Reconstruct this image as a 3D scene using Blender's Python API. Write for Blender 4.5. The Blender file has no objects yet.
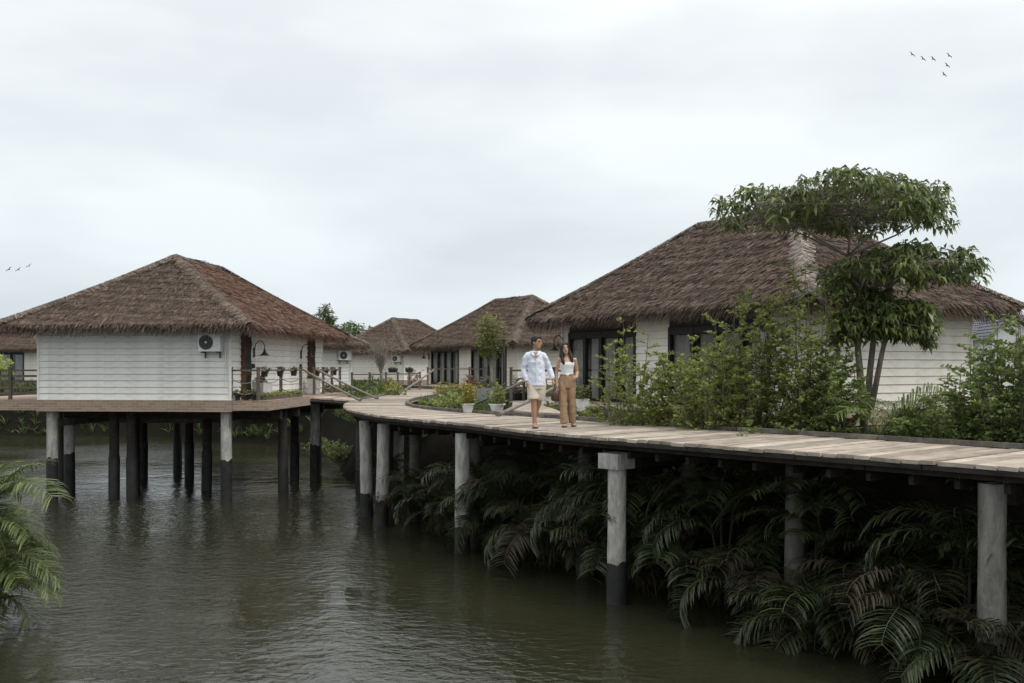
import bpy, math, random
import numpy as np
from mathutils import Vector, Matrix, noise as mnoise

random.seed(7)
RNG = np.random.default_rng(7)
scene = bpy.context.scene
COL = scene.collection
R = math.radians

# ------------------------------------------------------------------ camera
CAM_Z = 4.0
FPX = 1000.0
HORIZON = 367.0
cam_data = bpy.data.cameras.new('camera')
cam_data.sensor_width = 36.0
cam_data.lens = FPX / 1024.0 * 36.0
cam_data.shift_y = (HORIZON - 341.5) / 1024.0
cam_data.clip_end = 3000.0
cam = bpy.data.objects.new('camera', cam_data)
cam.location = (0, 0, CAM_Z)
cam.rotation_euler = (R(90), 0, 0)
COL.objects.link(cam)
scene.camera = cam

# ------------------------------------------------------------------ sky and sun
SUN_EL, SUN_AZ = 56.0, 122.0      # azimuth measured from +Y towards +X
world = bpy.data.worlds.new('World')
scene.world = world
world.use_nodes = True
wn, wl = world.node_tree.nodes, world.node_tree.links
wn.clear()
w_out = wn.new('ShaderNodeOutputWorld')
w_bg = wn.new('ShaderNodeBackground')
w_bg.inputs['Strength'].default_value = 0.1
w_sky = wn.new('ShaderNodeTexSky')
w_sky.sky_type = 'NISHITA'
w_sky.sun_disc = False
w_sky.sun_elevation = R(SUN_EL)
w_sky.sun_rotation = R(SUN_AZ)
w_tc = wn.new('ShaderNodeTexCoord')
w_map = wn.new('ShaderNodeMapping')
w_map.inputs['Scale'].default_value = (1.0, 1.0, 3.2)
w_map.inputs['Location'].default_value = (0.35, 0.2, 0.1)
w_n1 = wn.new('ShaderNodeTexNoise')
w_n1.inputs['Scale'].default_value = 2.6
w_n1.inputs['Detail'].default_value = 7.0
w_n1.inputs['Roughness'].default_value = 0.45
w_ramp = wn.new('ShaderNodeValToRGB')
w_ramp.color_ramp.elements[0].position = 0.36
w_ramp.color_ramp.elements[0].color = (8.15, 8.55, 8.8, 1)
w_ramp.color_ramp.elements[1].position = 0.60
w_ramp.color_ramp.elements[1].color = (10.1, 10.45, 10.4, 1)
w_sep = wn.new('ShaderNodeSeparateXYZ')
w_el = wn.new('ShaderNodeValToRGB')           # cloud cover is thinner and greyer low over the horizon
w_el.color_ramp.elements[0].position = 0.0
w_el.color_ramp.elements[0].color = (0.76, 0.81, 0.85, 1)
w_el.color_ramp.elements[1].position = 0.33
w_el.color_ramp.elements[1].color = (1, 1, 1, 1)
w_e3 = w_el.color_ramp.elements.new(1.0)      # an overcast sky goes on brightening evenly to the zenith
w_e3.color = (1.42, 1.40, 1.38, 1)
w_mul = wn.new('ShaderNodeMixRGB')
w_mul.blend_type = 'MULTIPLY'
w_mul.inputs['Fac'].default_value = 1.0
w_mix = wn.new('ShaderNodeMixRGB')
w_mix.inputs['Fac'].default_value = 0.93
wl.new(w_tc.outputs['Generated'], w_map.inputs['Vector'])
wl.new(w_map.outputs['Vector'], w_n1.inputs['Vector'])
wl.new(w_n1.outputs['Fac'], w_ramp.inputs['Fac'])
wl.new(w_tc.outputs['Generated'], w_sep.inputs['Vector'])
wl.new(w_sep.outputs['Z'], w_el.inputs['Fac'])
wl.new(w_ramp.outputs['Color'], w_mul.inputs['Color1'])
wl.new(w_el.outputs['Color'], w_mul.inputs['Color2'])
wl.new(w_sky.outputs['Color'], w_mix.inputs['Color1'])
wl.new(w_mul.outputs['Color'], w_mix.inputs['Color2'])
wl.new(w_mix.outputs['Color'], w_bg.inputs['Color'])
wl.new(w_bg.outputs['Background'], w_out.inputs['Surface'])

sun_data = bpy.data.lights.new('sun', 'SUN')
sun_data.energy = 2.0
sun_data.angle = R(28)
sun_data.color = (1.0, 0.95, 0.87)
sun = bpy.data.objects.new('sun', sun_data)
sun_dir = Vector((math.sin(R(SUN_AZ)) * math.cos(R(SUN_EL)), math.cos(R(SUN_AZ)) * math.cos(R(SUN_EL)), math.sin(R(SUN_EL))))
sun.rotation_euler = sun_dir.to_track_quat('Z', 'Y').to_euler()
sun.location = (30, -20, 60)
COL.objects.link(sun)

vs = scene.view_settings
vs.view_transform = 'Standard'
vs.look = 'None'
vs.exposure = 0.1
vs.gamma = 1.0
vs.use_curve_mapping = False
scene.render.engine = 'CYCLES'
scene.cycles.max_bounces = 8
scene.cycles.transparent_max_bounces = 12

# ------------------------------------------------------------------ helpers
def W(px, py, z):
    """point where the ray through a pixel meets the level z"""
    Y = (CAM_Z - z) * FPX / (py - HORIZON)
    return Vector(((px - 512) / FPX * Y, Y, z))

def WD(px, py, Y):
    return Vector(((px - 512) / FPX * Y, Y, CAM_Z - (py - HORIZON) / FPX * Y))

def tag(o, label=None, cat=None, group=None, kind=None):
    if label: o['label'] = label
    if cat: o['category'] = cat
    if group: o['group'] = group
    if kind: o['kind'] = kind
    return o

def empty(name, loc=(0, 0, 0), rz=0.0):
    o = bpy.data.objects.new(name, None)
    o.empty_display_size = 0.2
    o.location = loc
    o.rotation_euler = (0, 0, rz)
    COL.objects.link(o)
    return o

def link(name, me, parent=None, loc=None, rot=None, scale=None):
    o = bpy.data.objects.new(name, me)
    COL.objects.link(o)
    if parent: o.parent = parent
    if loc is not None: o.location = loc
    if rot is not None: o.rotation_euler = rot
    if scale is not None: o.scale = scale
    return o

def thing(name, loc, rz, label, cat, group=None):
    return tag(empty(name, loc, rz), label, cat, group)

class MB:
    """collects faces for one mesh"""
    def __init__(self):
        self.v, self.f = [], []
    def add(self, vs_, fs):
        n = len(self.v)
        self.v += [tuple(p) for p in vs_]
        self.f += [tuple(i + n for i in f) for f in fs]
        return self
    def box(self, c, s, M=None):
        hx, hy, hz = s[0] / 2, s[1] / 2, s[2] / 2
        p = [Vector((x, y, z)) for z in (-hz, hz) for y in (-hy, hy) for x in (-hx, hx)]
        if M is not None: p = [M @ q for q in p]
        c = Vector(c)
        p = [q + c for q in p]
        return self.add(p, [(0, 2, 3, 1), (4, 5, 7, 6), (0, 1, 5, 4), (2, 6, 7, 3), (0, 4, 6, 2), (1, 3, 7, 5)])
    def tube(self, pts, rad, n=8, cap=True, squash=None):
        pts = [Vector(p) for p in pts]
        if not hasattr(rad, '__len__'): rad = [rad] * len(pts)
        rings = []
        ref = None
        for i, p in enumerate(pts):
            t = (pts[min(i + 1, len(pts) - 1)] - pts[max(i - 1, 0)])
            if t.length < 1e-9: t = Vector((0, 0, 1))
            t.normalize()
            if ref is None:
                ref = Vector((1, 0, 0)) if abs(t.x) < 0.8 else Vector((0, 1, 0))
            a = (ref - t * ref.dot(t)).normalized()
            b = t.cross(a)
            ref = a
            r = rad[i]
            ra, rb = (r if not hasattr(r, '__len__') else r[0]), (r if not hasattr(r, '__len__') else r[1])
            rings.append([p + a * math.cos(k * 2 * math.pi / n) * ra + b * math.sin(k * 2 * math.pi / n) * rb for k in range(n)])
        vv = [q for r in rings for q in r]
        ff = []
        for i in range(len(pts) - 1):
            for k in range(n):
                k2 = (k + 1) % n
                ff.append((i * n + k, i * n + k2, (i + 1) * n + k2, (i + 1) * n + k))
        if cap:
            ff.append(tuple(range(n - 1, -1, -1)))
            ff.append(tuple((len(pts) - 1) * n + k for k in range(n)))
        return self.add(vv, ff)
    def lathe(self, prof, n=16, c=(0, 0, 0)):
        c = Vector(c)
        vv = [c + Vector((r * math.cos(k * 2 * math.pi / n), r * math.sin(k * 2 * math.pi / n), z)) for r, z in prof for k in range(n)]
        ff = []
        for i in range(len(prof) - 1):
            for k in range(n):
                k2 = (k + 1) % n
                ff.append((i * n + k, i * n + k2, (i + 1) * n + k2, (i + 1) * n + k))
        return self.add(vv, ff)
    def mesh(self, name, mat, smooth=False):
        me = bpy.data.meshes.new(name)
        me.from_pydata(self.v, [], self.f)
        me.materials.append(mat)
        if smooth:
            me.polygons.foreach_set('use_smooth', [True] * len(me.polygons))
        me.update()
        return me
    def build(self, name, mat, parent=None, smooth=False, loc=None, rot=None):
        return link(name, self.mesh(name, mat, smooth), parent, loc, rot)

def mesh_np(name, V, F, mat, rnd=None, smooth=False):
    me = bpy.data.meshes.new(name)
    V = np.asarray(V, dtype=np.float32)
    F = np.asarray(F, dtype=np.int32)
    n, k = F.shape
    me.vertices.add(len(V))
    me.vertices.foreach_set('co', V.ravel())
    me.loops.add(n * k)
    me.loops.foreach_set('vertex_index', F.ravel())
    me.polygons.add(n)
    me.polygons.foreach_set('loop_start', np.arange(0, n * k, k, dtype=np.int32))
    if smooth:
        me.polygons.foreach_set('use_smooth', np.ones(n, dtype=bool))
    me.materials.append(mat)
    me.update(calc_edges=True)
    if rnd is not None:
        at = me.attributes.new('rnd', 'FLOAT', 'FACE')
        at.data.foreach_set('value', np.asarray(rnd, dtype=np.float32))
    return me

def nrm(a):
    return a / np.maximum(np.linalg.norm(a, axis=-1, keepdims=True), 1e-9)

class Leaves:
    """many single-quad leaves collected into one mesh"""
    def __init__(self, seed=1):
        self.P, self.rn = [], []
        self.rng = np.random.default_rng(seed)
    def add(self, p, d, l, w, droop=0.3, rnd=None):
        p = np.atleast_2d(np.asarray(p, float))
        n = len(p)
        d = nrm(np.atleast_2d(np.asarray(d, float)))
        if len(d) != n: d = np.repeat(d, n, 0)
        l = np.broadcast_to(np.asarray(l, float).reshape(-1, 1), (n, 1))
        w = np.broadcast_to(np.asarray(w, float).reshape(-1, 1), (n, 1))
        up = np.tile([0, 0, 1.0], (n, 1)) + self.rng.normal(0, 0.55, (n, 3))
        side = nrm(np.cross(d, up))
        m = p + d * l * 0.5
        d2 = nrm(d + np.array([0, 0, -1.0]) * droop)
        tip = m + d2 * l * 0.5
        q = np.stack([p, m - side * w * 0.5, tip, m + side * w * 0.5], axis=1)
        self.P.append(q)
        self.rn.append(self.rng.random(n) if rnd is None else np.asarray(rnd))
    def mesh(self, name, mat):
        V = np.concatenate(self.P).reshape(-1, 3)
        F = np.arange(len(V)).reshape(-1, 4)
        return mesh_np(name, V, F, mat, np.concatenate(self.rn))

# ------------------------------------------------------------------ materials
def mat_new(name):
    m = bpy.data.materials.new(name)
    m.use_nodes = True
    nt = m.node_tree
    return m, nt, nt.nodes, nt.links, nt.nodes['Principled BSDF']

def ramp(nodes, stops):
    r = nodes.new('ShaderNodeValToRGB')
    els = r.color_ramp.elements
    while len(els) < len(stops): els.new(0.5)
    for e, (p, c) in zip(els, stops):
        e.position = p
        e.color = (c[0], c[1], c[2], 1)
    return r

def noise_mat(name, c1, c2, scale=4.0, rough=0.8, bump=0.0, bscale=30.0, stretch=(1, 1, 1), coord='Object', spec=0.3, vary=0.0, detail=6.0, lo=0.3, hi=0.7):
    m, nt, N, L, b = mat_new(name)
    tc = N.new('ShaderNodeTexCoord')
    mp = N.new('ShaderNodeMapping')
    mp.inputs['Scale'].default_value = stretch
    L.new(tc.outputs[coord], mp.inputs['Vector'])
    n1 = N.new('ShaderNodeTexNoise')
    n1.inputs['Scale'].default_value = scale
    n1.inputs['Detail'].default_value = detail
    n1.inputs['Roughness'].default_value = 0.62
    L.new(mp.outputs['Vector'], n1.inputs['Vector'])
    r = ramp(N, [(lo, c1), (hi, c2)])
    L.new(n1.outputs['Fac'], r.inputs['Fac'])
    out = r.outputs['Color']
    if vary > 0:
        oi = N.new('ShaderNodeObjectInfo')
        mr = N.new('ShaderNodeMapRange')
        mr.inputs['To Min'].default_value = 1 - vary
        mr.inputs['To Max'].default_value = 1 + vary
        L.new(oi.outputs['Random'], mr.inputs['Value'])
        hs = N.new('ShaderNodeHueSaturation')
        L.new(mr.outputs['Result'], hs.inputs['Value'])
        L.new(out, hs.inputs['Color'])
        out = hs.outputs['Color']
    L.new(out, b.inputs['Base Color'])
    b.inputs['Roughness'].default_value = rough
    b.inputs['Specular IOR Level'].default_value = spec
    if bump > 0:
        n2 = N.new('ShaderNodeTexNoise')
        n2.inputs['Scale'].default_value = bscale
        n2.inputs['Detail'].default_value = 5
        L.new(mp.outputs['Vector'], n2.inputs['Vector'])
        bp = N.new('ShaderNodeBump')
        bp.inputs['Strength'].default_value = bump
        bp.inputs['Distance'].default_value = 0.03
        L.new(n2.outputs['Fac'], bp.inputs['Height'])
        L.new(bp.outputs['Normal'], b.inputs['Normal'])
    return m

def leaf_mat(name, stops, trans=0.25, rough=0.5, spec=0.35):
    m, nt, N, L, b = mat_new(name)
    at = N.new('ShaderNodeAttribute')
    at.attribute_name = 'rnd'
    r = ramp(N, stops)
    L.new(at.outputs['Fac'], r.inputs['Fac'])
    oi = N.new('ShaderNodeObjectInfo')
    mr = N.new('ShaderNodeMapRange')
    mr.inputs['To Min'].default_value = 0.82
    mr.inputs['To Max'].default_value = 1.18
    L.new(oi.outputs['Random'], mr.inputs['Value'])
    hs = N.new('ShaderNodeHueSaturation')
    L.new(mr.outputs['Result'], hs.inputs['Value'])
    L.new(r.outputs['Color'], hs.inputs['Color'])
    L.new(hs.outputs['Color'], b.inputs['Base Color'])
    b.inputs['Roughness'].default_value = rough
    b.inputs['Specular IOR Level'].default_value = spec
    tr = N.new('ShaderNodeBsdfTranslucent')
    L.new(hs.outputs['Color'], tr.inputs['Color'])
    mx = N.new('ShaderNodeMixShader')
    mx.inputs['Fac'].default_value = trans
    L.new(b.outputs['BSDF'], mx.inputs[1])
    L.new(tr.outputs['BSDF'], mx.inputs[2])
    L.new(mx.outputs['Shader'], nt.nodes['Material Output'].inputs['Surface'])
    return m

def thatch_mat(name, stops, big=0.35):
    m, nt, N, L, b = mat_new(name)
    at = N.new('ShaderNodeAttribute')
    at.attribute_name = 'rnd'
    r = ramp(N, stops)
    L.new(at.outputs['Fac'], r.inputs['Fac'])
    tc = N.new('ShaderNodeTexCoord')
    n1 = N.new('ShaderNodeTexNoise')
    n1.inputs['Scale'].default_value = 1.6
    n1.inputs['Detail'].default_value = 9
    n1.inputs['Roughness'].default_value = 0.7
    L.new(tc.outputs['Object'], n1.inputs['Vector'])
    mr = N.new('ShaderNodeMapRange')
    mr.inputs['From Min'].default_value = 0.3
    mr.inputs['From Max'].default_value = 0.7
    mr.inputs['To Min'].default_value = 1 - big
    mr.inputs['To Max'].default_value = 1 + big
    L.new(n1.outputs['Fac'], mr.inputs['Value'])
    hs = N.new('ShaderNodeHueSaturation')
    L.new(mr.outputs['Result'], hs.inputs['Value'])
    L.new(r.outputs['Color'], hs.inputs['Color'])
    L.new(hs.outputs['Color'], b.inputs['Base Color'])
    b.inputs['Roughness'].default_value = 0.85
    b.inputs['Specular IOR Level'].default_value = 0.2
    return m

def plain(name, c, rough=0.6, metal=0.0, spec=0.4):
    return noise_mat(name, tuple(x * 0.85 for x in c), tuple(min(1, x * 1.12) for x in c), 9.0, rough, 0.0, spec=spec)

M = {}
M['siding'] = noise_mat('siding_paint', (0.56, 0.545, 0.505), (0.80, 0.785, 0.745), 3.2, 0.55, 0.2, 60, (0.8, 0.8, 1.6), vary=0.045, detail=10, lo=0.22, hi=0.55)
M['siding_cream'] = noise_mat('siding_cream_paint', (0.56, 0.53, 0.47), (0.77, 0.735, 0.67), 3.2, 0.55, 0.2, 60, (0.8, 0.8, 1.6), vary=0.045, detail=10, lo=0.22, hi=0.55)
M['wall_core'] = plain('wall_core', (0.42, 0.41, 0.39), 0.9)
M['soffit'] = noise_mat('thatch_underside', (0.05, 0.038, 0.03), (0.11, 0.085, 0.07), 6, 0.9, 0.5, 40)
M['thatch'] = thatch_mat('thatch', [(0.0, (0.060, 0.043, 0.034)), (0.35, (0.128, 0.094, 0.075)), (0.7, (0.185, 0.134, 0.105)), (1.0, (0.34, 0.265, 0.22))], 0.35)
M['thatch_red'] = thatch_mat('thatch_red', [(0.0, (0.07, 0.042, 0.032)), (0.35, (0.15, 0.090, 0.068)), (0.7, (0.21, 0.128, 0.098)), (1.0, (0.32, 0.22, 0.175))], 0.25)
M['hip_light'] = thatch_mat('hip_straw', [(0.0, (0.10, 0.082, 0.07)), (0.4, (0.24, 0.205, 0.175)), (1.0, (0.46, 0.41, 0.36))], 0.5)
M['hip_grey'] = thatch_mat('hip_grey_straw', [(0.0, (0.06, 0.045, 0.036)), (0.4, (0.13, 0.098, 0.08)), (1.0, (0.30, 0.24, 0.20))], 0.45)
M['dark_frame'] = noise_mat('dark_frame', (0.010, 0.009, 0.008), (0.022, 0.019, 0.017), 5, 0.45, 0.1, 30, (4, 4, 0.6))
M['bark_post'] = noise_mat('bark_timber', (0.05, 0.025, 0.016), (0.17, 0.085, 0.05), 7, 0.8, 0.8, 25, (3, 3, 0.7))
M['timber_dark'] = noise_mat('dark_timber', (0.006, 0.005, 0.004), (0.022, 0.016, 0.013), 7, 0.75, 0.5, 25, (3, 3, 0.7))
M['room'] = plain('room_dark', (0.03, 0.028, 0.027), 0.9)  # near-black sheet standing in for the unlit rooms behind windows
M['curtain'] = noise_mat('curtain_cloth', (0.46, 0.435, 0.41), (0.66, 0.63, 0.60), 5, 0.9, 0.2, 40, (1, 6, 0.4))
M['lamp_metal'] = plain('lamp_metal', (0.03, 0.026, 0.024), 0.5)
M['ac_white'] = plain('appliance_white', (0.66, 0.66, 0.64), 0.4)
M['ac_dark'] = plain('appliance_grille', (0.07, 0.07, 0.07), 0.5)
M['rail_wood'] = noise_mat('rail_wood', (0.07, 0.058, 0.048), (0.19, 0.16, 0.135), 6, 0.8, 0.4, 40, (6, 6, 1), vary=0.15)
M['rope'] = plain('rope', (0.22, 0.20, 0.18), 0.9)
M['pole'] = noise_mat('weathered_pole', (0.14, 0.125, 0.11), (0.30, 0.275, 0.25), 9, 0.75, 0.3, 50)
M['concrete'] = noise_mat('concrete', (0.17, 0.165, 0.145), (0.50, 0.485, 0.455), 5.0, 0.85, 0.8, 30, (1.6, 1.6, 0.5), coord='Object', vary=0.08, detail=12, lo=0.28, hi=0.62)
M['concrete_mid'] = noise_mat('mid_concrete', (0.09, 0.086, 0.075), (0.27, 0.26, 0.24), 4.0, 0.85, 0.7, 30, (1.4, 1.4, 0.5), vary=0.08, detail=12)  # mid-grey concrete, darker than the pale posts
M['concrete_shade'] = noise_mat('shaded_concrete', (0.05, 0.048, 0.042), (0.15, 0.145, 0.13), 3.0, 0.85, 0.6, 30, (1, 1, 0.6), vary=0.1, detail=10)  # rear posts: concrete darkened to paint the shade below the deck
M['pile_dark'] = noise_mat('wet_pile', (0.012, 0.012, 0.012), (0.034, 0.033, 0.032), 4, 0.6, 0.4, 30)
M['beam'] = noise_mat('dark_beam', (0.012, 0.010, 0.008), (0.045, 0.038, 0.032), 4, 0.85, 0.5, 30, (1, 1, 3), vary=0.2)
M['kerb'] = noise_mat('kerb_wood', (0.06, 0.052, 0.044), (0.20, 0.178, 0.155), 5, 0.85, 0.5, 30, vary=0.15)
M['pot_white'] = noise_mat('pot_white', (0.50, 0.49, 0.47), (0.72, 0.71, 0.69), 5, 0.6)
M['pot_grey'] = noise_mat('pot_grey', (0.22, 0.22, 0.22), (0.36, 0.36, 0.355), 5, 0.7, 0.2)
M['pot_black'] = plain('pot_black', (0.02, 0.02, 0.02), 0.6)
M['pot_red'] = plain('pot_red', (0.30, 0.06, 0.035), 0.6)
M['soil'] = noise_mat('potting_soil', (0.02, 0.015, 0.01), (0.06, 0.045, 0.03), 20, 0.95)
M['bark'] = noise_mat('tree_bark', (0.11, 0.09, 0.075), (0.30, 0.265, 0.225), 9, 0.9, 0.6, 40, (1, 1, 0.3))
M['twig'] = noise_mat('twig_bark', (0.07, 0.065, 0.04), (0.16, 0.14, 0.09), 9, 0.9)
M['leaf_bush'] = leaf_mat('leaf_bush', [(0, (0.14, 0.18, 0.045)), (0.45, (0.29, 0.34, 0.09)), (0.8, (0.42, 0.46, 0.14)), (1, (0.58, 0.60, 0.26))], 0.5)
M['leaf_bush2'] = leaf_mat('leaf_bush_dark', [(0, (0.09, 0.13, 0.04)), (0.5, (0.18, 0.24, 0.075)), (1, (0.33, 0.385, 0.145))], 0.47)
M['leaf_tree'] = leaf_mat('leaf_tree', [(0, (0.055, 0.075, 0.03)), (0.55, (0.12, 0.155, 0.052)), (0.9, (0.21, 0.24, 0.085)), (1, (0.30, 0.32, 0.14))], 0.35, 0.38, 0.5)
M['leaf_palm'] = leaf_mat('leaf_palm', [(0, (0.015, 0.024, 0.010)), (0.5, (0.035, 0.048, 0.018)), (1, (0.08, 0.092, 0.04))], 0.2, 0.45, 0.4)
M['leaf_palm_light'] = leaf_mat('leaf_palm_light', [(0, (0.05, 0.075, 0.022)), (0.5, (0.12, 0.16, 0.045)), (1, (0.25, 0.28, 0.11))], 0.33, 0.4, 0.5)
M['leaf_yellow'] = leaf_mat('leaf_yellow', [(0, (0.10, 0.12, 0.02)), (0.4, (0.27, 0.27, 0.04)), (0.8, (0.42, 0.37, 0.06)), (1, (0.36, 0.16, 0.05))], 0.3)
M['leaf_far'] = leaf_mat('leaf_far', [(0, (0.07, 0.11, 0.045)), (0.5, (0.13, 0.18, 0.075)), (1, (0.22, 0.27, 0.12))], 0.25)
M['leaf_lime'] = leaf_mat('leaf_lime', [(0, (0.11, 0.14, 0.035)), (0.5, (0.20, 0.23, 0.06)), (1, (0.33, 0.34, 0.11))], 0.3)
M['leaf_dry'] = leaf_mat('leaf_dry', [(0, (0.14, 0.12, 0.09)), (0.5, (0.20, 0.18, 0.14)), (1, (0.22, 0.24, 0.13))], 0.2)
M['leaf_pink'] = leaf_mat('leaf_pink', [(0, (0.12, 0.14, 0.06)), (0.4, (0.34, 0.18, 0.19)), (1, (0.55, 0.36, 0.38))], 0.3)
M['grass'] = leaf_mat('grass_blade', [(0, (0.04, 0.065, 0.02)), (0.5, (0.085, 0.12, 0.035)), (1, (0.17, 0.20, 0.07))], 0.25)

def plank_mat():
    m, nt, N, L, b = mat_new('deck_plank')
    tc = N.new('ShaderNodeTexCoord')
    oi = N.new('ShaderNodeObjectInfo')
    ad = N.new('ShaderNodeVectorMath')
    ad.operation = 'ADD'
    L.new(tc.outputs['Object'], ad.inputs[0])
    cx = N.new('ShaderNodeCombineXYZ')
    mm = N.new('ShaderNodeMath'); mm.operation = 'MULTIPLY'; mm.inputs[1].default_value = 40
    L.new(oi.outputs['Random'], mm.inputs[0])
    L.new(mm.outputs[0], cx.inputs['Z'])
    L.new(cx.outputs[0], ad.inputs[1])
    n1 = N.new('ShaderNodeTexNoise'); n1.inputs['Scale'].default_value = 2.2; n1.inputs['Detail'].default_value = 9; n1.inputs['Roughness'].default_value = 0.7
    L.new(ad.outputs[0], n1.inputs['Vector'])
    r = ramp(N, [(0.28, (0.18, 0.145, 0.115)), (0.5, (0.41, 0.345, 0.285)), (0.75, (0.57, 0.495, 0.42))])
    L.new(n1.outputs['Fac'], r.inputs['Fac'])
    mr = N.new('ShaderNodeMapRange'); mr.inputs['To Min'].default_value = 0.60; mr.inputs['To Max'].default_value = 1.16
    L.new(oi.outputs['Random'], mr.inputs['Value'])
    hs = N.new('ShaderNodeHueSaturation')
    L.new(mr.outputs['Result'], hs.inputs['Value']); L.new(r.outputs['Color'], hs.inputs['Color'])
    L.new(hs.outputs['Color'], b.inputs['Base Color'])
    b.inputs['Roughness'].default_value = 0.75
    n2 = N.new('ShaderNodeTexNoise'); n2.inputs['Scale'].default_value = 18; n2.inputs['Detail'].default_value = 6
    L.new(ad.outputs[0], n2.inputs['Vector'])
    bp = N.new('ShaderNodeBump'); bp.inputs['Strength'].default_value = 0.4; bp.inputs['Distance'].default_value = 0.03
    L.new(n2.outputs['Fac'], bp.inputs['Height']); L.new(bp.outputs['Normal'], b.inputs['Normal'])
    return m
M['plank'] = plank_mat()

def brick_mat():
    m, nt, N, L, b = mat_new('brick_band')
    tc = N.new('ShaderNodeTexCoord')
    sp = N.new('ShaderNodeSeparateXYZ'); L.new(tc.outputs['Object'], sp.inputs[0])
    ad = N.new('ShaderNodeMath'); ad.operation = 'ADD'
    L.new(sp.outputs['X'], ad.inputs[0]); L.new(sp.outputs['Y'], ad.inputs[1])
    cx = N.new('ShaderNodeCombineXYZ'); L.new(ad.outputs[0], cx.inputs['X']); L.new(sp.outputs['Z'], cx.inputs['Y'])
    bt = N.new('ShaderNodeTexBrick')
    bt.inputs['Scale'].default_value = 1.0
    bt.inputs['Color1'].default_value = (0.33, 0.24, 0.18, 1)
    bt.inputs['Color2'].default_value = (0.24, 0.165, 0.12, 1)
    bt.inputs['Mortar'].default_value = (0.36, 0.32, 0.27, 1)
    bt.inputs['Brick Width'].default_value = 0.24
    bt.inputs['Row Height'].default_value = 0.075
    bt.inputs['Mortar Size'].default_value = 0.007
    L.new(cx.outputs[0], bt.inputs['Vector'])
    L.new(bt.outputs['Color'], b.inputs['Base Color'])
    b.inputs['Roughness'].default_value = 0.85
    bp = N.new('ShaderNodeBump'); bp.inputs['Strength'].default_value = 0.5; bp.inputs['Distance'].default_value = 0.01; bp.invert = True
    L.new(bt.outputs['Fac'], bp.inputs['Height']); L.new(bp.outputs['Normal'], b.inputs['Normal'])
    return m
M['brick'] = brick_mat()

def glass_mat():
    m, nt, N, L, b = mat_new('window_glass')
    N.remove(b)
    tr = N.new('ShaderNodeBsdfTransparent'); tr.inputs['Color'].default_value = (0.82, 0.84, 0.84, 1)
    gl = N.new('ShaderNodeBsdfGlossy'); gl.inputs['Roughness'].default_value = 0.03
    lw = N.new('ShaderNodeLayerWeight'); lw.inputs['Blend'].default_value = 0.5
    pw = N.new('ShaderNodeMath'); pw.operation = 'POWER'; pw.inputs[1].default_value = 4.0
    L.new(lw.outputs['Facing'], pw.inputs[0])
    fr = N.new('ShaderNodeMath'); fr.operation = 'MULTIPLY_ADD'; fr.inputs[1].default_value = 0.9; fr.inputs[2].default_value = 0.05
    L.new(pw.outputs[0], fr.inputs[0])
    mx = N.new('ShaderNodeMixShader')
    L.new(fr.outputs[0], mx.inputs['Fac']); L.new(tr.outputs[0], mx.inputs[1]); L.new(gl.outputs[0], mx.inputs[2])
    L.new(mx.outputs[0], N['Material Output'].inputs['Surface'])
    return m
M['glass'] = glass_mat()

def ground_mat():
    m, nt, N, L, b = mat_new('ground_soil')
    tc = N.new('ShaderNodeTexCoord')
    n1 = N.new('ShaderNodeTexNoise'); n1.inputs['Scale'].default_value = 0.45; n1.inputs['Detail'].default_value = 8
    L.new(tc.outputs['Object'], n1.inputs['Vector'])
    r = ramp(N, [(0.36, (0.035, 0.05, 0.018)), (0.5, (0.07, 0.065, 0.035)), (0.62, (0.15, 0.12, 0.09))])
    L.new(n1.outputs['Fac'], r.inputs['Fac'])
    n3 = N.new('ShaderNodeTexNoise'); n3.inputs['Scale'].default_value = 14; n3.inputs['Detail'].default_value = 6
    L.new(tc.outputs['Object'], n3.inputs['Vector'])
    # bank mud: wet dark tone, carried up to paint the shade under the deck
    ge = N.new('ShaderNodeNewGeometry')
    sp = N.new('ShaderNodeSeparateXYZ'); L.new(ge.outputs['Position'], sp.inputs[0])
    mr = N.new('ShaderNodeMapRange'); mr.inputs['From Min'].default_value = 2.35; mr.inputs['From Max'].default_value = 2.55
    L.new(sp.outputs['Z'], mr.inputs['Value'])
    mx = N.new('ShaderNodeMixRGB'); mx.inputs['Color1'].default_value = (0.011, 0.0095, 0.0065, 1)
    L.new(mr.outputs['Result'], mx.inputs['Fac']); L.new(r.outputs['Color'], mx.inputs['Color2'])
    L.new(mx.outputs['Color'], b.inputs['Base Color'])
    b.inputs['Roughness'].default_value = 0.95
    b.inputs['Specular IOR Level'].default_value = 0.1
    bp = N.new('ShaderNodeBump'); bp.inputs['Strength'].default_value = 0.6; bp.inputs['Distance'].default_value = 0.05
    L.new(n3.outputs['Fac'], bp.inputs['Height']); L.new(bp.outputs['Normal'], b.inputs['Normal'])
    return m
M['ground'] = ground_mat()

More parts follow.
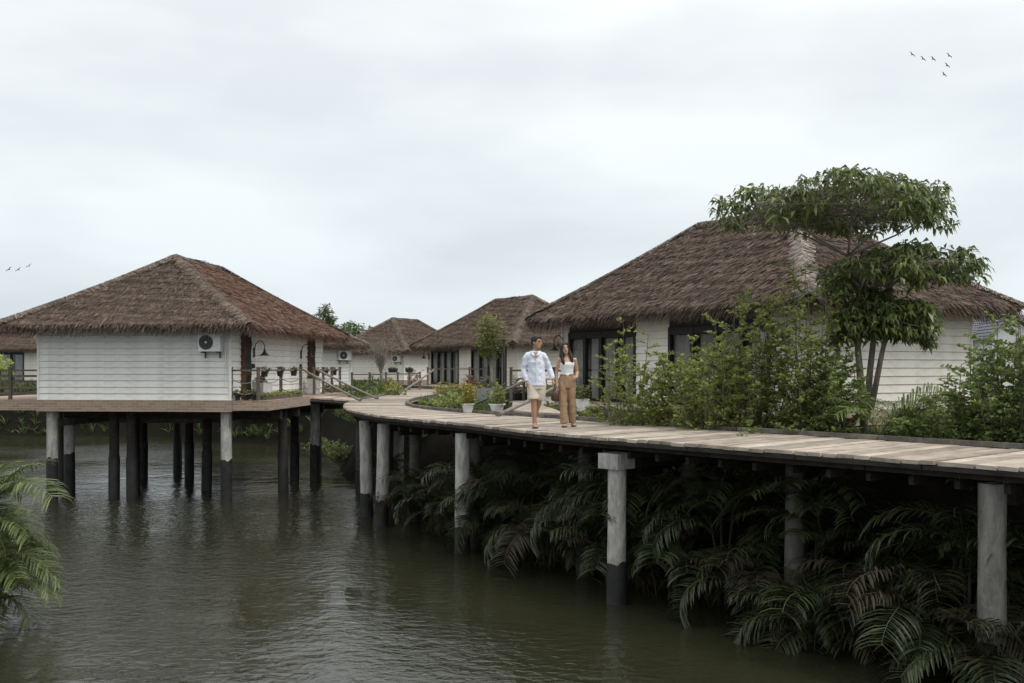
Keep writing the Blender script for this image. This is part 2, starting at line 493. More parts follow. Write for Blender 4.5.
def water_mat():
    m, nt, N, L, b = mat_new('pond_water')
    tc = N.new('ShaderNodeTexCoord')
    b.inputs['Base Color'].default_value = (0.0245, 0.0255, 0.0135, 1)
    b.inputs['Roughness'].default_value = 0.03
    b.inputs['IOR'].default_value = 1.45
    b.inputs['Specular IOR Level'].default_value = 0.5
    mp = N.new('ShaderNodeMapping'); mp.inputs['Scale'].default_value = (0.95, 1.25, 1); mp.inputs['Rotation'].default_value = (0, 0, R(14))
    L.new(tc.outputs['Object'], mp.inputs['Vector'])
    n1 = N.new('ShaderNodeTexNoise'); n1.inputs['Scale'].default_value = 4.6; n1.inputs['Detail'].default_value = 4; n1.inputs['Roughness'].default_value = 0.55; n1.inputs['Distortion'].default_value = 0.4
    L.new(mp.outputs[0], n1.inputs['Vector'])
    n2 = N.new('ShaderNodeTexNoise'); n2.inputs['Scale'].default_value = 1.1; n2.inputs['Detail'].default_value = 3
    L.new(mp.outputs[0], n2.inputs['Vector'])
    # wind patches: some areas are calmer
    n3 = N.new('ShaderNodeTexNoise'); n3.inputs['Scale'].default_value = 0.13; n3.inputs['Detail'].default_value = 3
    L.new(tc.outputs['Object'], n3.inputs['Vector'])
    mr = N.new('ShaderNodeMapRange'); mr.inputs['From Min'].default_value = 0.38; mr.inputs['From Max'].default_value = 0.62; mr.inputs['To Min'].default_value = 0.3; mr.inputs['To Max'].default_value = 1.6
    L.new(n3.outputs['Fac'], mr.inputs['Value'])
    a1 = N.new('ShaderNodeMath'); a1.operation = 'MULTIPLY'
    L.new(n1.outputs['Fac'], a1.inputs[0]); L.new(mr.outputs['Result'], a1.inputs[1])
    a2 = N.new('ShaderNodeMath'); a2.operation = 'MULTIPLY_ADD'; a2.inputs[1].default_value = 1.0
    L.new(n2.outputs['Fac'], a2.inputs[0]); L.new(a1.outputs[0], a2.inputs[2])
    bp = N.new('ShaderNodeBump'); bp.inputs['Strength'].default_value = 1.0; bp.inputs['Distance'].default_value = 0.027
    L.new(a2.outputs[0], bp.inputs['Height']); L.new(bp.outputs['Normal'], b.inputs['Normal'])
    return m
M['water'] = water_mat()

# ------------------------------------------------------------------ boardwalk edges (outer = water side, inner = garden side)
DECK_Z = 2.82
OUT = [(11.5, 5.3), (9.0, 8.2), (5.98, 11.7), (3.8, 14.2), (1.71, 16.6), (0.4, 18.4), (-1.03, 21), (-2.3, 22.9), (-3.3, 24.6), (-4.3, 27), (-5.1, 30.5), (-5.6, 35), (-5.4, 39.5), (-5.3, 47), (-5.6, 54), (-5.8, 57)]
INN = [(13.4, 7.4), (10.9, 10.3), (8.1, 13.5), (5.9, 16.2), (4.0, 18.7), (2.6, 20.7), (1.0, 23.0), (-0.3, 24.8), (-1.3, 26.2), (-2.3, 27.9), (-3.1, 30.5), (-3.45, 34.5), (-3.2, 39.3), (-2.7, 47), (-2.9, 53.5), (-3.2, 56)]

def catmull(P, t):
    n = len(P)
    i = min(int(t), n - 2)
    u = t - i
    p = [Vector(P[max(0, min(n - 1, i + k))]) for k in (-1, 0, 1, 2)]
    return 0.5 * ((2 * p[1]) + (p[2] - p[0]) * u + (2 * p[0] - 5 * p[1] + 4 * p[2] - p[3]) * u * u + (3 * p[1] - p[0] - 3 * p[2] + p[3]) * u ** 3)

# ------------------------------------------------------------------ ground sheet and water
SHORE = [(16, -2), (12.6, 6.4), (10.2, 9.4), (7.2, 12.7), (4.95, 15.3), (3.0, 17.8), (1.6, 19.7), (0.1, 22.1), (-1.2, 24.0), (-2.2, 25.5), (-3.2, 27.6), (-4.0, 30.5),
         (-4.9, 33.2), (-6.2, 36.8), (-7.3, 42), (-9.5, 49), (-20, 57), (-36, 60), (-80, 63), (-900, 66), (-900, 1500), (900, 1500), (900, -2)]
LBANK = [(-10.5, -30), (-8.6, 10), (-8.3, 14.5), (-9.2, 16.8), (-13, 17.5), (-32, 16), (-60, 0), (-60, -30)]

def sdist(X, Y, poly):
    """signed distance, positive inside"""
    P = np.array(poly, float)
    Q = np.roll(P, -1, 0)
    best = np.full(X.shape, 1e9)
    inside = np.zeros(X.shape, bool)
    for (ax, ay), (bx, by) in zip(P, Q):
        dx, dy = bx - ax, by - ay
        t = np.clip(((X - ax) * dx + (Y - ay) * dy) / (dx * dx + dy * dy), 0, 1)
        best = np.minimum(best, np.hypot(X - ax - t * dx, Y - ay - t * dy))
        c = ((ay > Y) != (by > Y))
        with np.errstate(divide='ignore', invalid='ignore'):
            xi = (bx - ax) * (Y - ay) / (by - ay) + ax
        inside ^= c & (X < xi)
    return np.where(inside, best, -best)

def ground_z(X, Y):
    X = np.asarray(X, float); Y = np.asarray(Y, float)
    d = sdist(X, Y, SHORE)
    z = np.interp(d, [-4, 0, 0.5, 1.0, 1.5, 2.2], [-1.6, -0.05, 0.8, 1.75, 2.4, 2.60])
    d2 = sdist(X, Y, LBANK)
    z2 = np.interp(d2, [-4, 0, 1.0, 2.5], [-1.6, -0.05, 0.5, 0.9])
    z = np.maximum(z, z2)
    bumps = 0.05 * np.sin(X * 1.7 + 0.6 * Y) + 0.04 * np.sin(Y * 2.3 - X * 0.8) + 0.03 * np.sin(3.9 * X + 1.1 * Y)
    return z + bumps * np.clip(d + 0.6, 0.2, 1)

def gz(x, y):
    return float(ground_z(np.array([x]), np.array([y]))[0])

xs = np.concatenate([[-900, -500, -250, -150, -90], np.arange(-60, -20, 2.0), np.arange(-20, 18, 0.4), np.arange(18, 60, 2.0), [90, 150, 250, 500, 900]])
ys = np.concatenate([[-25, -15, -8], np.arange(-2, 66, 0.4), np.arange(66, 100, 2.5), [120, 160, 250, 450, 900, 1490]])
GX, GY = np.meshgrid(xs, ys)
GZ = ground_z(GX, GY)
GV = np.stack([GX.ravel(), GY.ravel(), GZ.ravel()], 1)
nx = len(xs)
idx = np.arange(len(GV)).reshape(len(ys), nx)
GF = np.stack([idx[:-1, :-1].ravel(), idx[:-1, 1:].ravel(), idx[1:, 1:].ravel(), idx[1:, :-1].ravel()], 1)
ground = link('ground', mesh_np('ground', GV, GF, M['ground'], smooth=True))
tag(ground, 'garden soil and dark mud bank round the pond', kind='structure')
wm = MB().add([(-900, -25, 0), (900, -25, 0), (900, 1000, 0), (-900, 1000, 0)], [(0, 1, 2, 3)])
water = wm.build('water', M['water'])
tag(water, 'dark green rippled pond water', kind='structure')

# ------------------------------------------------------------------ boardwalk
boardwalk = empty('boardwalk', (0, 0, 0))
tag(boardwalk, 'curving weathered plank boardwalk on concrete posts', kind='structure')
samples = []
tt = 0.0
NSEG = len(OUT) - 1
fine = [(k / 60.0) for k in range(NSEG * 60 + 1)]
mids = [(catmull(OUT, t) + catmull(INN, t)) / 2 for t in fine]
acc = [0.0]
for a, b_ in zip(mids[:-1], mids[1:]): acc.append(acc[-1] + (b_ - a).length)
LEN = acc[-1]
def t_at(s): return float(np.interp(s, acc, fine))
s = 0.0
rp = random.Random(3)
while s < LEN - 0.3:
    w_ = rp.uniform(0.20, 0.27)
    t0, t1 = t_at(s + 0.011), t_at(s + w_ - 0.011)
    o0, o1, i0, i1 = catmull(OUT, t0), catmull(OUT, t1), catmull(INN, t0), catmull(INN, t1)
    ext = rp.uniform(-0.03, 0.05)
    ax = ((o0 + o1) - (i0 + i1)).normalized()
    o0 = o0 + ax * ext; o1 = o1 + ax * (ext + rp.uniform(-0.01, 0.01))
    c = (o0 + o1 + i0 + i1) / 4
    z0 = rp.uniform(-0.006, 0.006)
    top = [Vector((q.x - c.x, q.y - c.y, z0 + rp.uniform(-0.004, 0.004))) for q in (o0, o1, i1, i0)]
    bot = [Vector((q.x, q.y, q.z - 0.05)) for q in top]
    MB().add(top + bot, [(3, 2, 1, 0), (4, 5, 6, 7), (0, 1, 5, 4), (1, 2, 6, 5), (2, 3, 7, 6), (3, 0, 4, 7)]).build('plank', M['plank'], boardwalk, loc=(c.x, c.y, DECK_Z))
    s += w_

def strip_beam(name, edge, inset, z0, z1, th, mat, s0, s1, seg, toward):
    """a run of short timbers following one edge"""
    s_ = s0
    while s_ < s1 - 0.1:
        e = min(s_ + seg, s1)
        mb = MB()
        ring = []
        K = 4
        for k in range(K + 1):
            t = t_at(s_ + 0.01 + (e - s_ - 0.02) * k / K)
            p = catmull(edge, t); q = catmull(toward, t)
            d = (q - p).normalized()
            a = p + d * inset; b_ = p + d * (inset + th)
            ring.append([(a.x, a.y, z0), (b_.x, b_.y, z0), (b_.x, b_.y, z1), (a.x, a.y, z1)])
        vv = [x for r_ in ring for x in r_]
        ff = [(0, 1, 2, 3), (K * 4 + 3, K * 4 + 2, K * 4 + 1, K * 4)]
        for k in range(K):
            for j in range(4):
                j2 = (j + 1) % 4
                ff.append((k * 4 + j, (k + 1) * 4 + j, (k + 1) * 4 + j2, k * 4 + j2))
        mb.add(vv, ff).build(name, mat, boardwalk)
        s_ = e
strip_beam('edge_beam', OUT, 0.14, DECK_Z - 0.20, DECK_Z - 0.06, 0.12, M['beam'], 0, LEN - 0.5, 2.6, INN)
strip_beam('edge_beam', INN, 0.10, DECK_Z - 0.24, DECK_Z - 0.06, 0.12, M['beam'], 0, LEN - 0.5, 2.6, OUT)
strip_beam('kerb', INN, 0.0, DECK_Z + 0.008, DECK_Z + 0.08, 0.10, M['kerb'], 0, LEN - 4.5, 2.9, OUT)
sL = float(np.interp(10.2, fine, acc))
strip_beam('kerb', OUT, 0.02, DECK_Z + 0.008, DECK_Z + 0.07, 0.08, M['kerb'], sL + 5.0, LEN - 1, 2.4, INN)
strip_beam('edge_strip', OUT, -0.02, DECK_Z - 0.115, DECK_Z - 0.055, 0.05, M['beam'], 0, LEN - 20, 1.9, INN)
# short joist ends under the water side
sj = 0.5
while sj < LEN - 25:
    t = t_at(sj)
    p, q = catmull(OUT, t), catmull(INN, t)
    d = (q - p).normalized()
    a = p + d * 0.28; b_ = q - d * 0.05
    mb = MB()
    ang = math.atan2(d.y, d.x)
    c = (a + b_) / 2
    mb.box((0, 0, 0), ((b_ - a).length, 0.07, 0.11))
    mb.build('joist', M['beam'], boardwalk, loc=(c.x, c.y, DECK_Z - 0.30), rot=(0, 0, ang))
    sj += 0.62

def post_mesh(r, z0, z1, wob):
    mb = MB()
    prof = [(r * 1.0, z0), (r * 1.02, z0 + (z1 - z0) * 0.3), (r * 0.97, z0 + (z1 - z0) * 0.6), (r, z1)]
    mb.lathe(prof, 14)
    mb.add([(r * math.cos(k * 2 * math.pi / 14), r * math.sin(k * 2 * math.pi / 14), z1) for k in range(14)], [tuple(range(14))])
    return mb
post_white = post_mesh(0.158, 0.3, DECK_Z - 0.50, 0).mesh('post', M['concrete'], True)
def ragged(r, z0, z1, amp, seed):
    rr_ = random.Random(seed)
    n_ = 40
    tops = [z1 + amp * (0.6 * math.sin(2 * k * 2 * math.pi / n_ + seed) + 0.5 * math.sin(5 * k * 2 * math.pi / n_ + seed * 2) + rr_.uniform(-0.3, 0.3)) for k in range(n_)]
    cs = [(math.cos(k * 2 * math.pi / n_) * r, math.sin(k * 2 * math.pi / n_) * r) for k in range(n_)]
    mb_ = MB().add([(x, y, z0) for x, y in cs] + [(x, y, t_) for (x, y), t_ in zip(cs, tops)], [(k, (k + 1) % n_, n_ + (k + 1) % n_, n_ + k) for k in range(n_)])
    return mb_
post_darks = [ragged(0.172, -1.2, zt, 0.045, 5 + k).mesh('wet_base', M['pile_dark'], True) for k, zt in enumerate((0.62, 0.70, 0.55, 0.66))]
cap_mesh = MB().box((0, 0, 0), (0.44, 0.44, 0.26)).mesh('post_cap', M['concrete'])
post_grey = post_mesh(0.155, 0.3, DECK_Z - 0.30, 0).mesh('post', M['concrete_shade'], True)
post_tall = post_mesh(0.165, 0.3, DECK_Z - 0.25, 0).mesh('post', M['concrete'], True)
post_mid = post_mesh(0.165, 0.3, DECK_Z - 0.25, 0).mesh('post', M['concrete_mid'], True)
POSTS = [(2.13, 0.30, 'mid'), (4.08, 0.26, 'cap'), (6.17, 0.26, 'tall'), (8.2, 0.28, 'tall'), (8.85, 0.32, 'tall'), (10.3, 0.5, 'grey'),
         (1.2, 0.3, 'tall'), (3.14, 1.15, 'grey'), (4.95, 1.35, 'grey'), (6.6, 1.35, 'grey'), (8.3, 1.3, 'grey'), (4.08, 2.3, 'grey'), (2.13, 2.3, 'grey'), (9.6, 1.5, 'grey'), (11.6, 0.5, 'grey'), (11.6, 1.5, 'grey')]
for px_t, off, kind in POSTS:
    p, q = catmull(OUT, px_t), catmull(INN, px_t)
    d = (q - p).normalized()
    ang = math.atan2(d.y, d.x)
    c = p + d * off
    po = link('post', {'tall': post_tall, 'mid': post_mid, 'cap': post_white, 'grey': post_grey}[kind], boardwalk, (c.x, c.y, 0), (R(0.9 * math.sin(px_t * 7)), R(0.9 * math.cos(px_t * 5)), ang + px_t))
    link('wet_base', post_darks[POSTS.index((px_t, off, kind)) % 4], po)
    if kind == 'cap': link('post_cap', cap_mesh, boardwalk, (c.x, c.y, DECK_Z - 0.405), (0, 0, ang))
    if off < 0.4:
        c = (p + q) / 2
        MB().box((0, 0, 0), ((q - p).length - 1.0, 0.16, 0.2)).build('cross_beam', M['beam'], boardwalk, loc=(c.x + d.x * 0.3, c.y + d.y * 0.3, DECK_Z - 0.456), rot=(0, 0, ang))

# ------------------------------------------------------------------ huts
FLOOR = 3.03
EX, EY, EZ = 3.6, 5.65, 2.14       # eave half sizes and eave height above the hut floor
RY, RZ = 1.85, 4.72                # ridge half length and height
WX, WY = 2.8, 4.85
MESH = {}

def roof_slopes():
    A, B, C_, D = Vector((-EX, -EY, EZ)), Vector((EX, -EY, EZ)), Vector((EX, EY, EZ)), Vector((-EX, EY, EZ))
    P, Q = Vector((0, -RY, RZ)), Vector((0, RY, RZ))
    return [(A, B, P, P), (B, C_, Q, P), (C_, D, Q, Q), (D, A, P, Q)]   # eave left, eave right, top right, top left (seen from outside)

def make_thatch(seed, density=1.0):
    rng = np.random.default_rng(seed)
    out = {'a': ([], []), 'b': ([], [])}
    for si, (a, b_, c, d) in enumerate(roof_slopes()):
        a, b_, c, d = [np.array(v) for v in (a, b_, c, d)]
        nrmv = np.cross(b_ - a, (c + d) / 2 - a); nrmv /= np.linalg.norm(nrmv)
        up = ((c + d) / 2 - (a + b_) / 2); slope_len = np.linalg.norm(up); up /= slope_len
        along = (b_ - a) / np.linalg.norm(b_ - a)
        step = 0.095
        ncourse = int(slope_len / step) + 1
        key = 'b' if si == 1 else 'a'
        for ci in range(ncourse + 1):
            f = min(1.0, ci * step / slope_len)
            L0 = a + (d - a) * f; R0 = b_ + (c - b_) * f
            wlen = np.linalg.norm(R0 - L0)
            n = int(wlen / 0.0135 * density) + 2
            layers = 4 if ci == 0 else 1
            for ly in range(layers):
                u = (np.arange(n) + rng.random(n)) / n
                p = L0 + (R0 - L0) * u[:, None]
                # concave sag in the middle of the slope, thick uneven thatch
                sag = 0.02
                # irregular course line
                wav = 0.05 * np.sin(u * wlen * 2.1 + ci * 1.7) + rng.normal(0, 0.025, n)
                ln = rng.uniform(0.13, 0.25, n)
                base = p + up * (wav + 0.11)[:, None] + nrmv * (0.02 + sag)
                skew = rng.normal(0, 0.13, n)
                dirv = -up[None, :] + along[None, :] * skew[:, None]
                lift = rng.uniform(0.01, 0.06, n)
                if ci == 0:
                    ln = rng.uniform(0.24, 0.42, n)
                    base = p + up * 0.22 + nrmv * (0.05 - ly * 0.07)
                    dirv = dirv + np.array([0, 0, -0.5]) * (0.4 + 0.5 * ly)
                    lift = rng.uniform(-0.02, 0.06, n)
                dirv = nrm(dirv)
                wd = rng.uniform(0.004, 0.012, n)
                sd = along[None, :] * 0.92 + nrmv[None, :] * rng.normal(0, 0.4, n)[:, None]
                tip = base + dirv * ln[:, None] + nrmv * lift[:, None]
                q = np.stack([base - sd * wd[:, None], base + sd * wd[:, None], tip + sd * wd[:, None] * 0.45, tip - sd * wd[:, None] * 0.45], 1)
                out[key][0].append(q)
                rv = np.clip(rng.normal(0.45, 0.2, n) + 0.10 * math.sin(ci * 2.4) + 0.08 * np.sin(u * wlen * 0.9 + ci), 0, 1)
                out[key][1].append(rv)
    res = {}
    for k, mt in (('a', 'thatch'), ('b', 'thatch')):
        V = np.concatenate(out[k][0]).reshape(-1, 3)
        res[k] = (V, np.arange(len(V)).reshape(-1, 4), np.concatenate(out[k][1]))
    return res

TH = make_thatch(5)
for k in 'ab':
    V, F, rn = TH[k]
    MESH['thatch_' + k] = mesh_np('thatch', V, F, M['thatch'], rn)
MESH['thatch_b_red'] = mesh_np('thatch', TH['b'][0], TH['b'][1], M['thatch_red'], TH['b'][2])

def make_caps(seed):
    """bundles of straw laid over the hips and the ridge"""
    rng = np.random.default_rng(seed)
    A, B, C_, D = (-EX, -EY, EZ), (EX, -EY, EZ), (EX, EY, EZ), (-EX, EY, EZ)
    P, Q = (0, -RY, RZ), (0, RY, RZ)
    runs = [(A, P, 0.27), (B, P, 0.24), (C_, Q, 0.22), (D, Q, 0.22), (P, Q, 0.24)]
    res = []
    for a, b_, hw in runs:
        a, b_ = np.array(a, float), np.array(b_, float)
        ax = b_ - a; ln = np.linalg.norm(ax); ax /= ln
        hz = nrm(np.cross(ax, [0, 0, 1.0]))
        upv = np.cross(hz, ax)
        if upv[2] < 0: upv = -upv
        n = int(ln * 130)
        q_all = []
        for sgn in (-1, 1):
            u = rng.random(n)
            f = np.sin(u * math.pi)
            p = a + ax * (u * ln)[:, None] + upv * (0.13 + 0.03 * rng.random(n) - 0.06 * f)[:, None]
            L_ = rng.uniform(0.5, 1.35, n) * hw
            drop = 0.42 if ax[2] > 0.1 else 0.72
            dirv = nrm(hz * sgn + upv * -drop + ax * rng.normal(-0.25 if ax[2] > 0.1 else 0, 0.5, n)[:, None])
            wd = rng.uniform(0.005, 0.018, n)
            sd = ax[None, :] + rng.normal(0, 0.2, (n, 3))
            tip = p + dirv * L_[:, None]
            q_all.append(np.stack([p - sd * wd[:, None], p + sd * wd[:, None], tip + sd * wd[:, None] * 0.5, tip - sd * wd[:, None] * 0.5], 1))
        V = np.concatenate(q_all).reshape(-1, 3)
        res.append((V, np.clip(rng.normal(0.5, 0.22, len(V) // 4), 0, 1)))
    return res
CAPS = make_caps(9)
for k in range(5):
    V, rn = CAPS[k]
    F = np.arange(len(V)).reshape(-1, 4)
    MESH['cap_light_%d' % k] = mesh_np('straw_cap', V, F, M['hip_light'], rn)
    MESH['cap_grey_%d' % k] = mesh_np('straw_cap', V, F, M['hip_grey'], rn)

# solid roof body under the thatch blades
mb = MB()
t = 0.16
base = [(-EX, -EY), (EX, -EY), (EX, EY), (-EX, EY)]
v = [(x, y, EZ + 0.05) for x, y in base] + [(0, -RY, RZ - 0.02), (0, RY, RZ - 0.02)]
v += [(x * 0.985, y * 0.99, EZ - 0.06) for x, y in base] + [(0, -RY, RZ - 0.35), (0, RY, RZ - 0.35)]
f = [(0, 1, 4), (1, 2, 5, 4), (2, 3, 5), (3, 0, 4, 5), (7, 6, 10), (8, 7, 10, 11), (9, 8, 11), (6, 9, 11, 10)]
f += [(0, 6, 7, 1), (1, 7, 8, 2), (2, 8, 9, 3), (3, 9, 6, 0)]
def sink(p):
    return p
mb.add(v, f)
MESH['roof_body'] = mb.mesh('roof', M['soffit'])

def board_mesh(length, mat):
    h = 0.1835
    y0, y1 = -length / 2, length / 2
    v_ = [(0, y0, 0), (0.038, y0, 0.003), (0.014, y0, h), (0, y0, h), (0, y1, 0), (0.038, y1, 0.003), (0.014, y1, h), (0, y1, h)]
    return MB().add(v_, [(0, 1, 2, 3), (7, 6, 5, 4), (0, 4, 5, 1), (1, 5, 6, 2), (2, 6, 7, 3), (3, 7, 4, 0)]).mesh('siding_board', mat)

def boards(parent, cx, cy, rz, length, mat, rows, z0=0.0):
    key = ('board', round(length, 2), mat.name)
    if key not in MESH: MESH[key] = board_mesh(length, mat)
    for r_ in range(rows):
        link('siding_board', MESH[key], parent, (cx, cy, z0 + r_ * 0.19), (0, 0, rz))

WIN = [(-3.75, -0.15), (1.23, 4.5)]
WIN_H = 1.98
def curtain_mesh(w, h, folds):
    mb_ = MB()
    n = folds * 6
    vv, ff = [], []
    for i in range(n + 1):
        y = -w / 2 + w * i / n
        x = 0.028 * math.sin(i / 6 * 2 * math.pi) + 0.008 * math.sin(i * 1.3)
        vv += [(x, y, 0.02), (x * 0.85, y, h)]
    for i in range(n):
        ff.append((2 * i, 2 * i + 2, 2 * i + 3, 2 * i + 1))
    return mb_.add(vv, ff).mesh('curtain', M['curtain'], True)

def window_set(root, y0, y1):
    yc, w = (y0 + y1) / 2, y1 - y0
    wkey = ('win', round(w, 2))
    if wkey not in MESH:
        fm = MB()
        X = -0.30
        fm.box((X, 0, WIN_H - 0.09), (0.1, w, 0.18))
        fm.box((X, 0, 0.04), (0.1, w, 0.08))
        for k in range(5):
            yy = -w / 2 + 0.045 + (w - 0.09) * k / 4
            fm.box((X - 0.003, yy, WIN_H / 2), (0.112, 0.09 if k in (0, 4) else 0.13, WIN_H))
        MESH[wkey] = fm.mesh('frame', M['dark_frame'])
        MESH[wkey + ('pane',)] = MB().box((0, 0, 0), (0.008, w / 4 - 0.12, WIN_H - 0.26)).mesh('pane', M['glass'])
        MESH[wkey + ('cur',)] = curtain_mesh(w / 4 - 0.22, WIN_H - 0.2, 8)
        MESH[wkey + ('room',)] = MB().box((0, 0, WIN_H / 2), (0.02, w, WIN_H)).mesh('unlit_room', M['room'])
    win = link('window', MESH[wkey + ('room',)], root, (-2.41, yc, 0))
    link('frame', MESH[wkey], win, (-0.03, 0, 0))
    for k in range(4):
        yy = -w / 2 + (w / 4) * (k + 0.5)
        link('pane', MESH[wkey + ('pane',)], win, (-0.335, yy, WIN_H / 2 - 0.05))
        link('curtain', MESH[wkey + ('cur',)], win, (-0.20, yy + (0.06 if k % 2 else -0.06), 0.0))

def slab_post():
    """rough slab of timber, front face bark brown"""
    rr = random.Random(4)
    mb_ = MB()
    n = 14
    vv, ff = [], []
    for i in range(n + 1):
        z = 2.55 * i / n
        a, b_, c, d = [rr.uniform(-0.025, 0.025) for _ in range(4)]
        vv += [(-0.02, -0.24 + a, z), (0.15 + b_, -0.24 + a, z), (0.14 + c, 0.22 + d, z), (-0.02, 0.22 + d, z)]
    for i in range(n):
        for j in range(4):
            j2 = (j + 1) % 4
            ff.append((i * 4 + j, i * 4 + j2, i * 4 + 4 + j2, i * 4 + 4 + j))
    ff.append((n * 4, n * 4 + 1, n * 4 + 2, n * 4 + 3))
    me = mb_.add(vv, ff).mesh('timber_post', M['bark_post'])
    me.materials.append(M['timber_dark'])
    for i, p in enumerate(me.polygons):
        if i % 4 != 0: p.material_index = 1
    return me
MESH['slab_post'] = slab_post()

MESH['wall_core'] = MB().box((0.175, 0, 1.3), (2 * WX - 0.35 - 0.08, 2 * WY - 0.08, 2.7)).mesh('wall', M['wall_core'])
MESH['plinth'] = MB().box((0, 0, -0.17), (2 * WX + 0.06, 2 * WY + 0.06, 0.335)).mesh('plinth', M['brick'])

def hut(label, center, deg, mat_key, light=(), red=False, back=False, entrance=True, group='thatched huts round the pond', floor=FLOOR, name='thatched_hut', roof_z=1.0, wide=1.0, lift=0.0, rows=13):
    root = thing(name, (center[0], center[1], floor), R(deg), label, 'hut', group)
    sm = M[mat_key]
    root.scale = (wide, 1, 1)
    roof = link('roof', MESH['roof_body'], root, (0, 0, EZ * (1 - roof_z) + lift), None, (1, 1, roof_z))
    for k, key in (('a', 'thatch_a'), ('b', 'thatch_b_red' if red else 'thatch_b')):
        tag(link('thatch', MESH[key], roof), kind='stuff')
    for k in range(5):
        tag(link('straw_cap', MESH['cap_%s_%d' % ('light' if k in light else 'grey', k)], roof), kind='stuff')
    wall = link('wall', MESH['wall_core'], root)
    link('plinth', MESH['plinth'], root)
    boards(wall, 0, -WY + 0.035, -math.pi / 2, 2 * WX, sm, rows)
    if back: boards(wall, 0, WY - 0.035, math.pi / 2, 2 * WX, sm, rows)
    boards(wall, WX - 0.035, 0, 0, 2 * WY, sm, rows)
    # window side: solid piers between the openings carry the boards
    piers = [(-WY + 0.07, WIN[0][0]), (WIN[0][1], WIN[1][0]), (WIN[1][1], WY - 0.07)]
    for a, b_ in piers:
        pk = ('pier', round(b_ - a, 2))
        if pk not in MESH: MESH[pk] = MB().box((-2.565, 0, 1.3), (0.35, b_ - a - 0.004, 2.6)).mesh('wall_pier', M['wall_core'])
        link('wall_pier', MESH[pk], wall, (0, (a + b_) / 2, 0))
        boards(wall, -2.74, (a + b_) / 2, math.pi, b_ - a, sm, rows)
    hk = ('header', )
    if hk not in MESH: MESH[hk] = MB().box((-2.60, 0, WIN_H + 0.36), (0.28, 2 * WY - 0.3, 0.70)).mesh('header', M['dark_frame'])
    link('header', MESH[hk], wall)
    for y0, y1 in WIN: window_set(root, y0, y1)
    ck = ('corner', mat_key)
    if ck not in MESH: MESH[ck] = MB().box((0, 0, 1.25), (0.06, 0.06, 2.5)).mesh('corner_trim', sm)
    for sx in (-1, 1):
        for sy in (-1, 1):
            link('corner_trim', MESH[ck], wall, (sx * (WX - 0.02), sy * (WY - 0.02), 0.002))
    if entrance:
        for yy in (-WY + 1.1, WY - 1.75):
            link('timber_post', MESH['slab_post'], root, (WX, yy, 0.0))
    return root

def loc_to_world(center, deg, x, y, z=0.0):
    a = R(deg)
    return Vector((center[0] + x * math.cos(a) - y * math.sin(a), center[1] + x * math.sin(a) + y * math.cos(a), FLOOR + z))

H1, D1 = (-10.68, 34.14), -5.0
H2, D2 = (6.33, 27.09), 30.0
H3, D3 = (0.09, 55.2), 32.0
H4, D4 = (-8.5, 79.7), -25.0
H5, D5 = (-13.6, 57.4), 30.0
H6, D6 = (-35.4, 69.0), 82.0
hut1 = hut('white thatched hut standing on tall stilts in the pond', H1, D1, 'siding', (), red=True, name='stilt_hut', roof_z=0.91, wide=1.05)
hut2 = hut('large cream thatched hut behind the shrubs and the tiered tree', H2, D2, 'siding_cream', (0,), entrance=False, lift=0.21, roof_z=1.02, rows=14)
hut3 = hut('thatched hut with glazed doors at the far end of the boardwalk', H3, D3, 'siding_cream', (), entrance=False)
hut4 = hut('farthest thatched hut behind the feathery bare tree', H4, D4, 'siding_cream', (), entrance=False)
hut5 = hut('thatched hut half hidden directly behind the stilt hut', H5, D5, 'siding', (), roof_z=0.84, entrance=False)
hut6 = hut('thatched hut glimpsed past the stilt hut at the left edge', H6, D6, 'siding_cream', (), red=True, roof_z=0.8, entrance=False)

# stilts, terrace and beams of the stilt hut
PZ = 0.0 - FLOOR
pile_w = MB().lathe([(0.155, 0.9 + PZ), (0.152, 2.0 + PZ), (0.155, -0.34)], 14).mesh('pile', M['concrete'], True)
pile_shade = MB().lathe([(0.14, 1.0 + PZ), (0.135, 2.0 + PZ), (0.14, -0.34)], 14).mesh('pile', M['beam'], True)  # inner piles take a dark colour that paints the shade under the hut
pile_d = ragged(0.160, -1.3 + PZ, 1.28 + PZ, 0.04, 3).mesh('wet_base', M['pile_dark'], True)
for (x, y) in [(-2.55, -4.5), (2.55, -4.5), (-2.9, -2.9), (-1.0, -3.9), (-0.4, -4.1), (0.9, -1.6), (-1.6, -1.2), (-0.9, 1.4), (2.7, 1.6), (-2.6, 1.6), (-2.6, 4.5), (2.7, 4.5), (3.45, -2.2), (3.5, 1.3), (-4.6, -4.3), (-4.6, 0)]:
    p_ = link('pile', pile_w if (x, y) in ((-2.55, -4.5), (2.55, -4.5), (-2.9, -2.9), (-4.6, -4.3), (3.5, 1.3)) else pile_shade, hut1, (x, y, 0), (R(0.5 * math.sin(x * 5)), R(0.5 * math.sin(y * 7)), x + y))
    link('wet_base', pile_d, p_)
for y in (-3.1, -1.3, 1.6, 4.5):
    MB().box((0, 0, 0), (6.6, 0.2, 0.26)).build('floor_beam', M['beam'], hut1, loc=(0.4, y, -0.50))
for x in (-2.55, 2.6):
    MB().box((0, 0, 0), (0.16, 9.2, 0.2)).build('brace_beam', M['kerb'], hut1, loc=(x, 0, -0.72))
MB().box((0, 0, 0), (7.0, 0.14, 0.22)).build('brace_beam', M['kerb'], hut1, loc=(-0.3, -1.0, -0.78))
